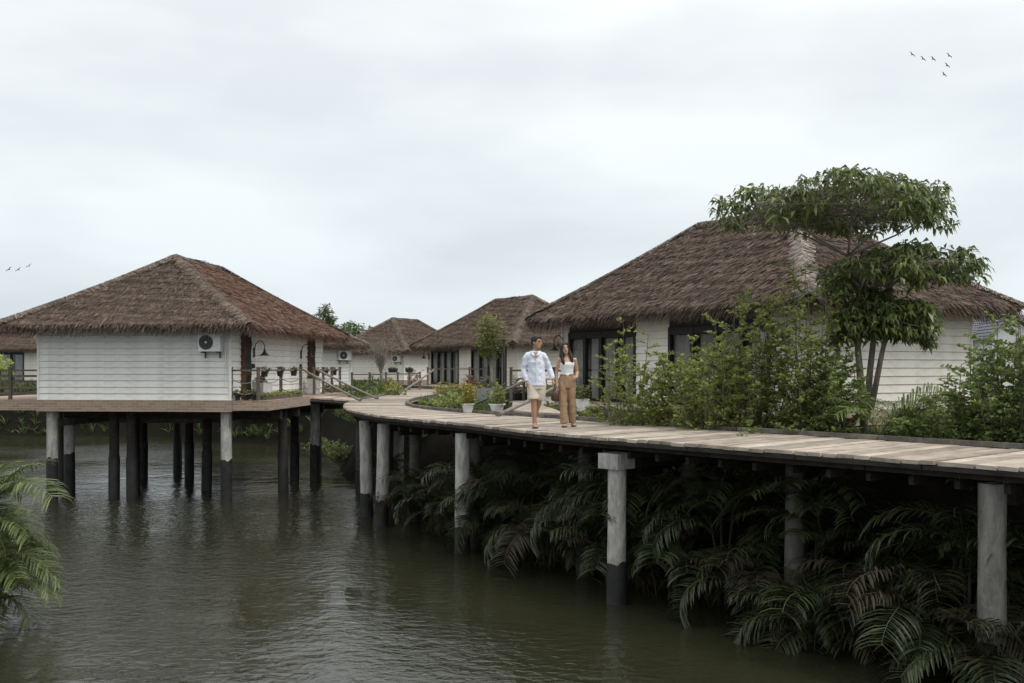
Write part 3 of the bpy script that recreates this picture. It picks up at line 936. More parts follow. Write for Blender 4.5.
# terrace slabs with a brick edge
def slab(pts, z0, z1, mat, name, parent):
    n = len(pts)
    MB().add([(x, y, z0) for x, y in pts] + [(x, y, z1) for x, y in pts],
             [tuple(range(n - 1, -1, -1)), tuple(range(n, 2 * n))] + [(i, (i + 1) % n, n + (i + 1) % n, n + i) for i in range(n)]).build(name, mat, parent)
slab([(2.835, -4.83), (3.85, -4.80), (3.75, 4.8), (2.835, 4.8)], -0.30, -0.012, M['brick'], 'terrace', hut1)
slab([(-6.2, -4.84), (-2.835, -4.83), (-2.835, 4.8), (-6.2, 4.8)], -0.31, -0.012, M['brick'], 'terrace', hut1)

# ------------------------------------------------------------------ wall units and lamps
def ac_unit(center, deg, x, z, label, s=1.0):
    p = loc_to_world(center, deg, x, -WY - 0.02, z)
    t_ = thing('air_conditioner', p, R(deg), label, 'air conditioner', 'air conditioners on the hut walls')
    MB().box((0, -0.17, 0), (0.66 * s, 0.26, 0.52 * s)).build('casing', M['ac_white'], t_)
    g = MB()
    for k, rr in enumerate((0.06, 0.11, 0.16, 0.205)):
        pts = [(-0.09 + rr * s * math.cos(a * math.pi / 12), -0.312, rr * s * math.sin(a * math.pi / 12)) for a in range(25)]
        g.tube(pts, 0.006, 4, False)
    for a in range(8):
        g.tube([(-0.09, -0.312, 0), (-0.09 + 0.21 * s * math.cos(a * math.pi / 4), -0.312, 0.21 * s * math.sin(a * math.pi / 4))], 0.005, 4)
    gr = MB().add([(-0.09 + 0.21 * s * math.cos(k * math.pi / 12), -0.304, 0.21 * s * math.sin(k * math.pi / 12)) for k in range(24)], [tuple(range(24))]).build('fan_opening', M['ac_dark'], t_)
    g.build('grille', M['ac_dark'], gr)
    MB().add([(-0.09 + 0.035 * math.cos(k * math.pi / 6), -0.318, 0.035 * math.sin(k * math.pi / 6)) for k in range(12)], [tuple(range(12))]).build('hub', M['ac_white'], gr)
    br = MB()
    for sx in (-0.22, 0.22):
        br.box((sx, -0.16, -0.285 * s), (0.04, 0.32, 0.04)).box((sx, -0.02, -0.36 * s), (0.04, 0.035, 0.18))
    br.build('bracket', M['ac_dark'], t_)
    MB().tube([(0.36, -0.1, -0.1), (0.39, -0.06, -0.2), (0.39, -0.04, -0.6), (0.39, -0.04, -1.3)], 0.018, 6).build('pipe', M['ac_white'], t_)
    return t_
ac_unit(H1, D1, 2.42, 1.68, 'white air conditioner on the front wall of the stilt hut')
ac_unit(H5, D5, 2.3, 1.6, 'white air conditioner on the hut behind the stilt hut')
ac_unit(H4, D4, 2.3, 1.6, 'white air conditioner on the farthest hut by the bare tree')

def wall_lamp(p, rz, label):
    """gooseneck lamp: wall plate, bent arm, bell shade; local +x points away from the wall"""
    t_ = thing('wall_lamp', p, rz, label, 'wall lamp', 'gooseneck wall lamps')
    MB().box((0.015, 0, 0), (0.03, 0.09, 0.3)).build('wall_plate', M['lamp_metal'], t_)
    MB().tube([(0.02, 0, 0.05), (0.06, 0, 0.26), (0.16, 0, 0.36), (0.28, 0, 0.34), (0.34, 0, 0.22), (0.345, 0, 0.1)], 0.014, 6).build('arm', M['lamp_metal'], t_, True)
    MB().lathe([(0.02, 0.12), (0.035, 0.06), (0.055, 0.0), (0.10, -0.05), (0.165, -0.09), (0.16, -0.092), (0.09, -0.055), (0.0, -0.03)], 14, (0.345, 0, 0)).build('shade', M['lamp_metal'], t_, True)
def side_point(H, D, x, y, z): return loc_to_world(H, D, x, y, z)
wall_lamp(side_point(H1, D1, WX * 1.05, -2.9, 1.42), R(D1), 'dark gooseneck lamp on the stilt hut nearest its front corner')
wall_lamp(side_point(H1, D1, WX * 1.05, 2.0, 1.42), R(D1), 'dark gooseneck lamp on the stilt hut by its far timber post')
wall_lamp(side_point(H2, D2, -WX, -4.2, 1.55), R(D2 + 180), 'dark gooseneck lamp on the cream hut beside the shrub tops')
wall_lamp(side_point(H2, D2, -WX, 4.72, 1.55), R(D2 + 180), 'dark gooseneck lamp on the cream hut behind the woman')
wall_lamp(side_point(H3, D3, -WX, 4.72, 1.55), R(D3 + 180), 'dark gooseneck lamp on the far hut at the boardwalk end')
for (y, lab) in ((-3.0, 'small dark switch box below the front lamp of the stilt hut'), (1.9, 'small dark switch box below the far lamp of the stilt hut')):
    p = side_point(H1, D1, WX * 1.05, y, 1.0)
    o = MB().box((0.03, 0, 0), (0.06, 0.11, 0.14)).add([(0.062, -0.03, -0.03), (0.062, 0.03, -0.03), (0.07, 0.03, 0.03), (0.07, -0.03, 0.03)], [(0, 1, 2, 3)]).build('switch_box', M['lamp_metal'], loc=p, rot=(0, 0, R(D1)))
    tag(o, lab, 'switch box', 'switch boxes on the stilt hut')

# ------------------------------------------------------------------ railings
def railing(name, pts, label, post_h=0.92, swag=True, slats=False, spacing=1.9, mat='rail_wood', top=True, group='timber railings'):
    """posts along a polyline of world points at floor level"""
    pts = [Vector(p) for p in pts]
    root = thing(name, pts[0], 0, label, 'railing', group)
    o = pts[0]
    corners = []
    for a, b_ in zip(pts[:-1], pts[1:]):
        n = max(1, round((b_ - a).length / spacing))
        for k in range(n): corners.append(a + (b_ - a) * k / n)
    corners.append(pts[-1])
    pk = ('railpost', post_h, mat)
    if pk not in MESH: MESH[pk] = MB().box((0, 0, post_h / 2), (0.085, 0.085, post_h)).box((0, 0, post_h + 0.025), (0.11, 0.11, 0.05)).mesh('post', M[mat])
    for c in corners: link('post', MESH[pk], root, c - o)
    for a, b_ in zip(corners[:-1], corners[1:]):
        d = b_ - a
        ang = math.atan2(d.y, d.x)
        mid = (a + b_) / 2 - o
        if top: MB().box((0, 0, 0), (d.length - 0.11, 0.075, 0.055)).build('rail', M[mat], root, loc=mid + Vector((0, 0, post_h - 0.05)), rot=(0, 0, ang))
        if swag:
            for h in (0.62, 0.30):
                pp = [a - o + d * (k / 8) + Vector((0, 0, h - 0.13 * math.sin(math.pi * k / 8))) for k in range(9)]
                MB().tube(pp, 0.014, 5).build('rope', M['rope'], root)
        if slats:
            for h in (0.18, 0.36, 0.54, 0.70):
                MB().box((0, 0, 0), (d.length - 0.11, 0.03, 0.07)).build('rail', M[mat], root, loc=mid + Vector((0, 0, h)), rot=(0, 0, ang))
    return root, corners

def L1(x, y, z=0.0): return loc_to_world(H1, D1, x, y, z)
r1, c1 = railing('railing', [L1(2.9, -4.72), L1(3.72, -4.72), L1(3.68, -0.45)], 'roped timber railing on the terrace of the stilt hut', spacing=2.0)
r2, c2 = railing('railing', [L1(3.66, 1.2), L1(3.66, 4.7)], 'timber railing beyond the ramp opening of the stilt hut', spacing=1.2)
r3, c3 = railing('railing', [L1(-5.9, -4.6), L1(-2.95, -4.6)], 'slatted timber railing left of the stilt hut', swag=False, slats=True, spacing=0.95)
def L2(x, y, z=0.0): return loc_to_world(H2, D2, x, y, z)
def L3(x, y, z=0.0): return loc_to_world(H3, D3, x, y, z)
def L5(x, y, z=0.0): return loc_to_world(H5, D5, x, y, z)

# terraces of the huts on land: plank slab on short legs
def land_terrace(H, D, x0, x1, y0, y1, label):
    c = loc_to_world(H, D, (x0 + x1) / 2, (y0 + y1) / 2)
    root = thing('terrace', c, R(D), label, 'terrace', 'terraces in front of the huts')
    n = int((y1 - y0) / 0.24)
    pk = ('tplank', round(x1 - x0, 2))
    if pk not in MESH: MESH[pk] = MB().box((0, 0, -0.025), (x1 - x0, 0.225, 0.05)).mesh('plank', M['plank'])
    for k in range(n): link('plank', MESH[pk], root, (0, (y0 - y1) / 2 + 0.12 + k * 0.24, -0.02))
    MB().box((-(x1 - x0) / 2 + 0.08, 0, -0.17), (0.1, y1 - y0 - 0.1, 0.18)).build('edge_beam', M['kerb'], root)
    for sx in (-1, 1):
        for k in range(4):
            MB().box((sx * ((x1 - x0) / 2 - 0.2), -(y1 - y0) / 2 + 0.3 + k * (y1 - y0 - 0.6) / 3, -0.45), (0.16, 0.16, 0.4)).build('leg', M['concrete'], root)
land_terrace(H2, D2, -4.5, -2.87, -4.8, 5.2, 'plank terrace along the windows of the large cream hut')
land_terrace(H3, D3, -4.7, -2.87, -4.8, 4.8, 'plank terrace along the glazed doors of the far hut')
railing('railing', [L2(-4.4, 2.2), L2(-4.4, 5.1), L2(-2.9, 5.1)], 'timber railing on the cream hut terrace behind the couple', swag=False, spacing=1.4)
railing('railing', [L3(-4.6, -4.7), L3(-4.6, 1.4)], 'timber railing on the far hut terrace behind the lamp post', swag=False, spacing=1.5)
railing('railing', [WD(352, 383, 47) * 1.0, WD(500, 383, 47)], 'low timber fence across the gardens beyond the boardwalk bend', swag=False, spacing=1.5) if False else None
def FP(px, Y, z): return Vector(((px - 512) / FPX * Y, Y, z))
railing('railing', [FP(352, 46, 2.75), FP(386, 49, 2.75), FP(420, 52, 2.75)], 'timber fence before the garden bed by the feathery bare tree', swag=False, spacing=1.3, post_h=0.95)

# ramps and handrail poles
def ramp_thing(a, b_, c, d, label):
    """short plank bridge; a-b is the high edge, d-c the low edge"""
    o = (a + b_ + c + d) / 4
    root = thing('ramp', o, 0, label, 'ramp', 'plank ramps from boardwalk to huts')
    n = max(4, int(((a + b_) / 2 - (c + d) / 2).length / 0.22))
    for k in range(n):
        f0, f1 = (k + 0.04) / n, (k + 0.96) / n
        q = [a.lerp(d, f0), b_.lerp(c, f0), b_.lerp(c, f1), a.lerp(d, f1)]
        top = [x - o for x in q]
        bot = [x - Vector((0, 0, 0.05)) for x in top]
        MB().add(top + bot, [(0, 1, 2, 3), (7, 6, 5, 4), (0, 4, 5, 1), (1, 5, 6, 2), (2, 6, 7, 3), (3, 7, 4, 0)]).build('plank', M['plank'], root)
    for p, q in ((a, d), (b_, c)):
        MB().tube([p - o - Vector((0, 0, 0.13)), q - o - Vector((0, 0, 0.13))], 0.07, 6).build('stringer', M['beam'], root)
ramp_thing(L1(3.86, -0.45, -0.02), L1(3.86, 1.2, -0.02), Vector((-5.50, 36.4, DECK_Z + 0.045)), Vector((-5.40, 34.1, DECK_Z + 0.045)), 'plank ramp joining the stilt hut to the boardwalk')
ramp_thing(L2(-4.4, 5.0, -0.03), L2(-4.4, 3.6, -0.03), Vector((1.25, 22.55, DECK_Z + 0.12)), Vector((0.0, 24.25, DECK_Z + 0.12)), 'plank ramp joining the cream hut to the boardwalk')

def pole(a, b_, r, label, group='handrail poles beside the ramps'):
    a, b_ = Vector(a), Vector(b_)
    d = b_ - a
    mid = a + d * 0.5 + Vector((0, 0, -0.02))
    root = thing('handrail', b_, 0, label, 'handrail', group)
    MB().tube([a - b_, mid - b_, Vector((0, 0, 0))], r, 8).build('pole', M['pole'], root, True)
    MB().lathe([(r * 1.25, -0.02), (r * 1.25, 0.06), (r * 0.9, 0.06)], 8).build('foot_socket', M['kerb'], root)
h = 0.93
pole(L1(3.68, -0.45, h), (-5.20, 34.3, DECK_Z + 0.02), 0.036, 'sloping handrail pole nearest the stilt hut terrace corner')
pole(L1(3.66, 1.2, h), (-4.90, 36.5, DECK_Z + 0.02), 0.036, 'sloping handrail pole on the far side of the stilt hut ramp')
pole(FP(524, 26.8, 3.62), W(472, 405.5, DECK_Z + 0.02), 0.036, 'sloping handrail pole rising behind the white pots')
pole(FP(553, 25.6, 3.45), W(498, 415.0, DECK_Z + 0.04), 0.048, 'thick sloping handrail pole ending behind the man')
pole(FP(434, 53, 3.85), FP(404, 49.5, DECK_Z + 0.02), 0.05, 'distant sloping handrail pole by the far hut doors')

# ------------------------------------------------------------------ plants
def grow_bush(seed, height, radius, stems=14, twigs=15, leaf=0.085, leaves_per=15, lowskip=0.12, upright=0.6):
    rr = random.Random(seed)
    lv = Leaves(seed)
    st = MB()
    P, D, Ls = [], [], []
    for i in range(stems):
        az = i * 2.399 + rr.uniform(-0.4, 0.4)
        rad = radius * math.sqrt(rr.uniform(0.02, 1.0))
        hgt = height * (1.0 - 0.40 * (rad / radius) ** 2) * rr.uniform(0.72, 1.06)
        end = Vector((math.cos(az) * rad * 0.9, math.sin(az) * rad * 0.9, hgt))
        b0 = Vector((math.cos(az) * 0.12 * radius, math.sin(az) * 0.12 * radius, -0.1))
        pts = []
        n = 8
        ph = rr.uniform(0, 6)
        for k in range(n + 1):
            f_ = k / n
            q = b0.lerp(end, f_)
            q.x += math.cos(az) * rad * 0.25 * math.sin(f_ * math.pi) + 0.04 * math.sin(f_ * 7 + ph)
            q.y += math.sin(az) * rad * 0.25 * math.sin(f_ * math.pi) + 0.04 * math.cos(f_ * 6 + ph)
            pts.append(q)
        st.tube(pts, [0.011 * (1 - 0.75 * k / n) + 0.0025 for k in range(n + 1)], 5, False)
        for j in range(twigs):
            f_ = lowskip + (1 - lowskip) * (j + rr.random()) / twigs
            k = min(n - 1, int(f_ * n))
            q = pts[k].lerp(pts[k + 1], f_ * n - k)
            ta = rr.uniform(0, 2 * math.pi)
            dv = Vector((math.cos(ta), math.sin(ta), rr.uniform(0.1, 1.0) * upright + 0.1)).normalized()
            ln = rr.uniform(0.22, 0.55) * (1.1 - 0.5 * f_) * min(1.3, radius / 0.9)
            e = q + dv * ln
            st.tube([q, q.lerp(e, 0.5) + Vector((0, 0, 0.02)), e], [0.006, 0.004, 0.002], 3, False)
            for m in range(leaves_per):
                g = 0.12 + 0.88 * (m + rr.random()) / leaves_per
                P.append(q.lerp(e, g))
                a2 = rr.uniform(0, 2 * math.pi)
                D.append((dv.x * 0.7 + math.cos(a2), dv.y * 0.7 + math.sin(a2), dv.z * 0.7 + rr.uniform(-0.2, 0.7)))
                Ls.append(leaf * rr.uniform(0.6, 1.25))
    Ls = np.array(Ls)
    lv.add(np.array([tuple(p) for p in P]), np.array(D), Ls, Ls * 0.60, 0.35)
    return st, lv

def bush(name, loc, seed, height, radius, label, mat='leaf_bush', cat='shrub', group='leafy shrubs beside the boardwalk', **kw):
    root = thing(name, loc, random.Random(seed).uniform(0, 6), label, cat, group)
    st, lv = grow_bush(seed, height, radius, **kw)
    st.build('stems', M['twig'], root)
    tag(link('foliage', lv.mesh('foliage', M[mat]), root), kind='stuff')
    return root

def onland(px, Y):
    x = (px - 512) / FPX * Y
    return (x, Y, gz(x, Y))

BUSHES = [
    (632, 20.6, 3.0, 0.85, 'loose light green shrub nearest the woman', 'leaf_bush', 16),
    (676, 20.0, 2.2, 0.65, 'shrub with pale blossoms before the pier between the windows', 'leaf_bush', 14),
    (712, 19.2, 2.65, 0.95, 'tall light green shrub before the right window of the cream hut', 'leaf_bush', 20),
    (750, 18.8, 2.9, 0.90, 'bushy shrub left of the one touching the eave', 'leaf_bush', 20),
    (801, 18.4, 3.6, 0.9, 'tallest light green shrub, reaching the roof hip', 'leaf_bush', 22),
    (832, 17.9, 1.75, 0.70, 'darker shrub at the left foot of the tiered tree', 'leaf_bush2', 18),
    (690, 18.6, 1.1, 0.75, 'low shrub at the kerb below the right window', 'leaf_bush2', 15),
    (770, 17.6, 1.25, 0.85, 'low dense shrub at the kerb below the tallest shrub', 'leaf_bush2', 18),
    (1006, 15.6, 2.1, 1.0, 'dense dark shrub at the right edge before the white house', 'leaf_bush2', 24),
    (1050, 15.2, 2.5, 0.95, 'shrub cut off by the right edge of the picture', 'leaf_bush2', 20),
    (950, 16.0, 1.05, 0.75, 'low shrub left of the dense dark one under the cream wall', 'leaf_bush2', 16),
    (918, 17.8, 0.6, 0.6, 'low spreading shrub at the right foot of the tiered tree', 'leaf_bush2', 13),
]
for i, (px, Y, hh, rad, lab, mt, ns) in enumerate(BUSHES):
    bush('leafy_shrub', onland(px, Y), 20 + i, hh, rad, lab, mt, stems=int(ns * 0.9), twigs=22, leaves_per=19, leaf=0.08)

# pale blossoms on one shrub are part of it
bl = Leaves(3)
bp_ = onland(672, 20.0)
pts = np.stack([RNG.normal(0, 0.4, 60), RNG.normal(-0.3, 0.3, 60), RNG.uniform(0.9, 1.65, 60)], 1)
bl.add(pts, RNG.normal(0, 1, (60, 3)), 0.08, 0.06, 0.2)
M['petal'] = leaf_mat('petal', [(0, (0.5, 0.5, 0.42)), (1, (0.75, 0.74, 0.68))], 0.2)
for o in list(bpy.data.objects):
    if o.get('label', '').startswith('shrub with pale blossoms'):
        tag(link('blossom', bl.mesh('blossom', M['petal']), o), kind='stuff')

# tiered tree
def tiered_tree():
    Y0 = 18.6
    base = Vector(((866 - 512) / FPX * Y0, Y0, 0)); base.z = gz(base.x, base.y)
    root = thing('tiered_tree', base, 0, 'tall tree with drooping leaves in three flat tiers', 'tree')
    k = Y0 / FPX
    def off(px, py, dy=0.0): return Vector(((px - 866) * k, dy, CAM_Z - (py - HORIZON) * k - base.z))
    tr = MB()
    tr.tube([(0, 0, -0.2), off(861, 385), off(858, 350), off(856, 315), off(862, 285), off(848, 256)], [0.085, 0.07, 0.06, 0.05, 0.045, 0.035], 8)
    tr.tube([off(868, 418, 0.08), off(872, 370, 0.1), off(876, 335, 0.1), off(880, 305, 0.1), off(893, 282, 0.05)], [0.075, 0.06, 0.055, 0.045, 0.03], 8)
    tr.tube([off(870, 410, -0.05), off(879, 360, -0.08), off(885, 330, -0.1), off(880, 312, -0.1)], [0.06, 0.05, 0.04, 0.025], 8)
    tr.build('trunk', M['bark'], root, True)
    TIERS = [(843, 192, 124, 0.95, 32, 300), (893, 258, 88, 0.85, 26, 165), (882, 308, 55, 0.9, 30, 240)]
    limbs = MB()
    lv = Leaves(77)
    rr = random.Random(12)
    for ti, (cx, cy, hw, dep, drop, ncl) in enumerate(TIERS):
        hwm = hw * k
        origin = [off(848, 256), off(864, 290, 0.03), off(878, 318, 0)][ti]
        nb = 7
        tips = []
        for b_ in range(nb):
            a = b_ * 2 * math.pi / nb + rr.uniform(-0.2, 0.2)
            e = Vector(((cx - 866) * k + math.cos(a) * hwm * 0.85, math.sin(a) * hwm * dep * 0.8, off(0, cy + drop * 0.5).z + rr.uniform(-0.1, 0.15)))
            m = origin.lerp(e, 0.45) + Vector((rr.uniform(-0.1, 0.1), rr.uniform(-0.1, 0.1), rr.uniform(-0.05, 0.12)))
            limbs.tube([origin, m, e], [0.024, 0.016, 0.006], 5, False)
            tips.append((m, e))
        ncl = int(ncl * 2.2)
        for c in range(ncl):
            a = rr.uniform(0, 2 * math.pi)
            rr_ = math.sqrt(rr.random())
            # lobed, uneven outline
            lob = 0.86 + 0.14 * math.sin(3 * a + ti * 2) + 0.08 * math.sin(7 * a + ti)
            x = math.cos(a) * rr_ * hwm * lob
            y = math.sin(a) * rr_ * hwm * dep * lob
            mound = 0.14 * math.sin(x * 2.6 + ti * 1.3) * math.cos(y * 2.2 + ti) if ti == 0 else 0.15 * math.sin(x * 3 + ti) * math.cos(y * 3)
            top = off(0, cy).z + 0.20 - 0.30 * rr_ ** 2 + mound
            z = top - rr.random() ** 1.5 * drop * k * 1.35 * (1.15 - 0.55 * rr_)
            if ti == 1 and x < -0.3 * hwm: z -= 0.22 * (-x / hwm)
            if ti == 1 and x > 0.5 * hwm: z += 0.10
            ctr = Vector(((cx - 866) * k + x, y, z))
            if rr.random() < 0.45:
                m, e = tips[rr.randrange(nb)]
                limbs.tube([m.lerp(e, rr.uniform(0.2, 1.0)), ctr], [0.007, 0.003], 3, False)
            nl = rr.randint(8, 12)
            shade = rr.uniform(-0.18, 0.18)
            aa = np.array([rr.uniform(0, 2 * math.pi) for _ in range(nl)])
            ii = np.array([rr.uniform(-0.75, 0.55) for _ in range(nl)])
            d = np.stack([np.cos(aa), np.sin(aa), ii], 1)
            p = np.array(tuple(ctr))[None, :] + d * 0.03
            ln = np.array([rr.uniform(0.13, 0.29) for _ in range(nl)])
            lv.add(p, d, ln, ln * 0.26, 1.5, np.clip(np.array([rr.random() for _ in range(nl)]) * 0.75 + 0.12 + shade, 0, 1))
    limbs.build('limbs', M['bark'], root)
    tag(link('crown', lv.mesh('crown', M['leaf_tree']), root), kind='stuff')
tiered_tree()

# palms
def frond_mesh(seed, length, arch, leaf, mat, stiff=0.4):
    rr = random.Random(seed)
    pts = []
    n = 10
    x = z = 0.0
    ang = R(62)
    for k in range(n + 1):
        pts.append(Vector((x, 0.02 * math.sin(k + seed), z)))
        x += math.cos(ang) * length / n; z += math.sin(ang) * length / n
        ang -= arch / n * (0.6 + 0.9 * k / n)
    st = MB()
    st.tube(pts, [0.014 * (1 - 0.8 * k / n) + 0.002 for k in range(n + 1)], 4, False)
    V = [np.array([tuple(p) for p in st.v])]
    Fq = [list(f_) for f_ in st.f]
    lv = Leaves(seed)
    m = 36
    P, D, Ls = [], [], []
    for k in range(m):
        f_ = 0.16 + 0.84 * (k + 0.5) / m
        i = min(n - 1, int(f_ * n)); u = f_ * n - i
        p = pts[i].lerp(pts[i + 1], u)
        t_ = (pts[i + 1] - pts[i]).normalized()
        ll = leaf * (math.sin(min(1, f_ * 1.25) * math.pi * 0.62) + 0.15) * (1.0 - 0.35 * f_)
        for s_ in (-1, 1):
            P.append(tuple(p))
            D.append((t_.x * 0.75 + rr.uniform(-0.12, 0.12), s_ * 1.0, t_.z * 0.6 + 0.25 + rr.uniform(-0.2, 0.15)))
            Ls.append(ll * rr.uniform(0.85, 1.1))
    P, D, Ls = np.array(P), nrm(np.array(D)), np.array(Ls)
    up = np.tile([0, 0, 1.0], (len(P), 1)) + np.random.default_rng(seed).normal(0, 0.2, (len(P), 3))
    side = nrm(np.cross(D, up)) * 0.012
    g = np.array([0, 0, -1.0])
    L_ = Ls[:, None]
    p1 = P + D * L_ * 0.45
    d2 = nrm(D + g * stiff); p2 = p1 + d2 * L_ * 0.33
    d3 = nrm(d2 + g * stiff * 1.4); p3 = p2 + d3 * L_ * 0.25
    q1 = np.stack([P - side * 0.4, P + side * 0.4, p1 + side, p1 - side], 1)
    q2 = np.stack([p1 - side, p1 + side, p2 + side * 0.8, p2 - side * 0.8], 1)
    q3 = np.stack([p2 - side * 0.8, p2 + side * 0.8, p3 + side * 0.1, p3 - side * 0.1], 1)
    Q = np.concatenate([q1, q2, q3]).reshape(-1, 3)
    rnd = np.concatenate([np.full(len(Fq), 0.9), np.tile(np.random.default_rng(seed + 5).uniform(0.1, 0.8, len(P)), 3)])
    nst = len(V[0])
    F = np.array(Fq + (np.arange(len(Q)).reshape(-1, 4) + nst).tolist())
    return mesh_np('frond', np.concatenate([V[0], Q]), F, M[mat], rnd)
M['palm_stem'] = noise_mat('palm_stem', (0.02, 0.022, 0.012), (0.05, 0.05, 0.03), 9, 0.8)
FR = {}
M['leaf_dead'] = leaf_mat('leaf_dead', [(0, (0.03, 0.025, 0.016)), (0.5, (0.06, 0.047, 0.03)), (1, (0.10, 0.08, 0.05))], 0.15, 0.7, 0.2)
for mt in ('leaf_palm', 'leaf_palm_light', 'leaf_dead'):
    FR[mt] = [frond_mesh(sd, ln, ar, lf, mt) for sd, ln, ar, lf in ((1, 1.35, 1.7, 0.50), (2, 1.6, 2.2, 0.56), (3, 1.15, 1.2, 0.46), (4, 1.5, 2.7, 0.52), (5, 1.25, 2.0, 0.50))]

def palm(loc, seed, label, stem_h=0.7, n=11, scale=1.0, mat='leaf_palm', face=None, group='small palms', spread=1.0, name='areca_palm', dead=0):
    rr = random.Random(seed)
    root = thing(name, loc, 0, label, 'palm', group)
    ns = 3
    heads = []
    for k in range(ns):
        a = rr.uniform(0, 6.28)
        e = Vector((math.cos(a) * 0.18, math.sin(a) * 0.18, stem_h * rr.uniform(0.6, 1.1)))
        MB().tube([(e.x * 0.2, e.y * 0.2, -0.25), (e.x * 0.5, e.y * 0.5, e.z * 0.5), tuple(e)], [0.03, 0.025, 0.02], 6).build('stem', M['palm_stem'], root, True)
        heads.append(e)
    for k in range(n):
        az = k * 2.399 + rr.uniform(-0.35, 0.35)
        if face is not None and rr.random() < 0.62:
            az = face + rr.gauss(0, 0.75)
        h_ = heads[k % ns]
        tilt = rr.uniform(-0.35, 0.45) * spread
        me = FR[mat][rr.randrange(5)]
        if mat == 'leaf_palm' and rr.random() < 0.13: me = FR['leaf_dead'][rr.randrange(5)]
        o = link('frond', me, root, h_ + Vector((0, 0, rr.uniform(-0.12, 0.03))))
        o.rotation_euler = (rr.uniform(-0.25, 0.25), tilt, az)
        s_ = scale * rr.uniform(0.6, 1.15)
        o.scale = (s_, s_, s_)
    return root

PALMS = [  # boardwalk parameter, fraction across, stem height, size, label
    (2.20, 0.22, 0.0, 1.1, 'low palm spilling over the water at the foot of the nearest post'),
    (2.45, 0.25, 0.0, 1.05, 'low palm spilling over the water left of the nearest post'),
    (2.95, 0.26, 0.0, 1.1, 'low palm spilling over the water right of the second post'),
    (2.33, 0.42, 0.9, 1.0, 'shaded palm under the boardwalk at the right picture edge'),
    (2.73, 0.40, 0.5, 1.0, 'shaded palm drooping beside the nearest boardwalk post'),
    (3.08, 0.46, 1.0, 1.05, 'shaded palm just left of the nearest boardwalk post'),
    (3.40, 0.40, 0.4, 1.0, 'low shaded palm leaning to the water, second from the nearest post'),
    (3.63, 0.50, 1.05, 1.05, 'tall shaded palm midway between the two nearest posts'),
    (3.93, 0.40, 0.6, 1.1, 'palm with fronds before the second boardwalk post'),
    (4.28, 0.46, 0.9, 1.05, 'palm just left of the second boardwalk post'),
    (4.58, 0.40, 0.6, 1.0, 'palm with arching fronds right of the broad capped post'),
    (5.03, 0.48, 0.8, 1.0, 'palm just left of the broad capped post'),
    (5.38, 0.40, 0.5, 1.05, 'low palm below where the woman walks'),
    (5.73, 0.46, 0.8, 1.0, 'palm below where the man walks'),
    (6.08, 0.40, 0.5, 1.0, 'low palm below the white pots'),
    (6.53, 0.46, 0.7, 1.0, 'palm right of the slim post below the boardwalk bend'),
    (6.98, 0.42, 0.5, 0.95, 'palm behind the slim post below the boardwalk bend'),
    (7.58, 0.48, 0.6, 0.9, 'small palm left of the slim post below the boardwalk bend'),
    (8.28, 0.50, 0.5, 0.9, 'small palm beside the paired posts of the bend'),
    (9.18, 0.52, 0.5, 0.85, 'small palm behind the paired posts of the bend'),
]
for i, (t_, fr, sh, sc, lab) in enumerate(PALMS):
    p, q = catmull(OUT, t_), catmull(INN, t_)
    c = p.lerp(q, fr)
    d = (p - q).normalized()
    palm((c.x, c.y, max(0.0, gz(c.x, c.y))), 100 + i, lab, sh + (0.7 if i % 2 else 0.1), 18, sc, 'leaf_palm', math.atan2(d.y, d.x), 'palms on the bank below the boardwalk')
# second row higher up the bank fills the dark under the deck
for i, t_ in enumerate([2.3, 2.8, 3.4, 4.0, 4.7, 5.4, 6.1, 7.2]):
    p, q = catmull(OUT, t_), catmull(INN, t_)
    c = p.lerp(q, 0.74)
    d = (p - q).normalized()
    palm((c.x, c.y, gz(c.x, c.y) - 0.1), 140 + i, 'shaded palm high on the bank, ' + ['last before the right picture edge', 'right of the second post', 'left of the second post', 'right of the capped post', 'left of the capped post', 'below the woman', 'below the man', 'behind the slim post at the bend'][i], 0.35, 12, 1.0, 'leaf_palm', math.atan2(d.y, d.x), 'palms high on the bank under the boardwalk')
# bright palms on the left bank
for i, (px, Y, sh, sc, lab) in enumerate([(-26, 14.6, 2.0, 1.0, 'bright green palm at the left picture edge, tallest of its clump'), (-10, 15.0, 1.3, 0.85, 'lower bright green palm hanging over the water at the left edge'), (-24, 15.6, 0.35, 0.95, 'lowest bright green palm of the left clump, touching the water')]):
    x = (px - 512) / FPX * Y
    palm((x, Y, max(0.0, gz(x, Y))), 180 + i, lab, sh, 40, sc, 'leaf_palm_light', None, 'palms on the left bank', spread=1.2)
# fan of stiff fronds beside the tiered tree
x, y, z = onland(880, 17.0); z += 0.15
pr = thing('young_palm', (x, y, z), 0, 'young palm with stiff upright fronds right of the tiered tree', 'palm')
MB().tube([(0, 0, -0.1), (0, 0, 0.12)], [0.05, 0.035], 6).build('stem', M['twig'], pr)
for k, (az, tl, sc) in enumerate([(0.05, 0.1, 1.0), (0.2, -0.12, 0.95), (-0.3, 0.3, 0.95), (0.9, 0.0, 0.75), (2.8, 0.0, 0.8), (3.6, 0.1, 0.75), (-1.0, 0.1, 0.85), (1.7, -0.1, 0.75)]):
    o = link('frond', FR['leaf_palm_light'][2 if k % 2 == 0 else 0], pr, (0, 0, 0.08))
    o.rotation_euler = (0.5 if k < 3 else 0, tl, az)
    o.scale = (sc * 1.2, sc * 1.2, sc * 1.2)

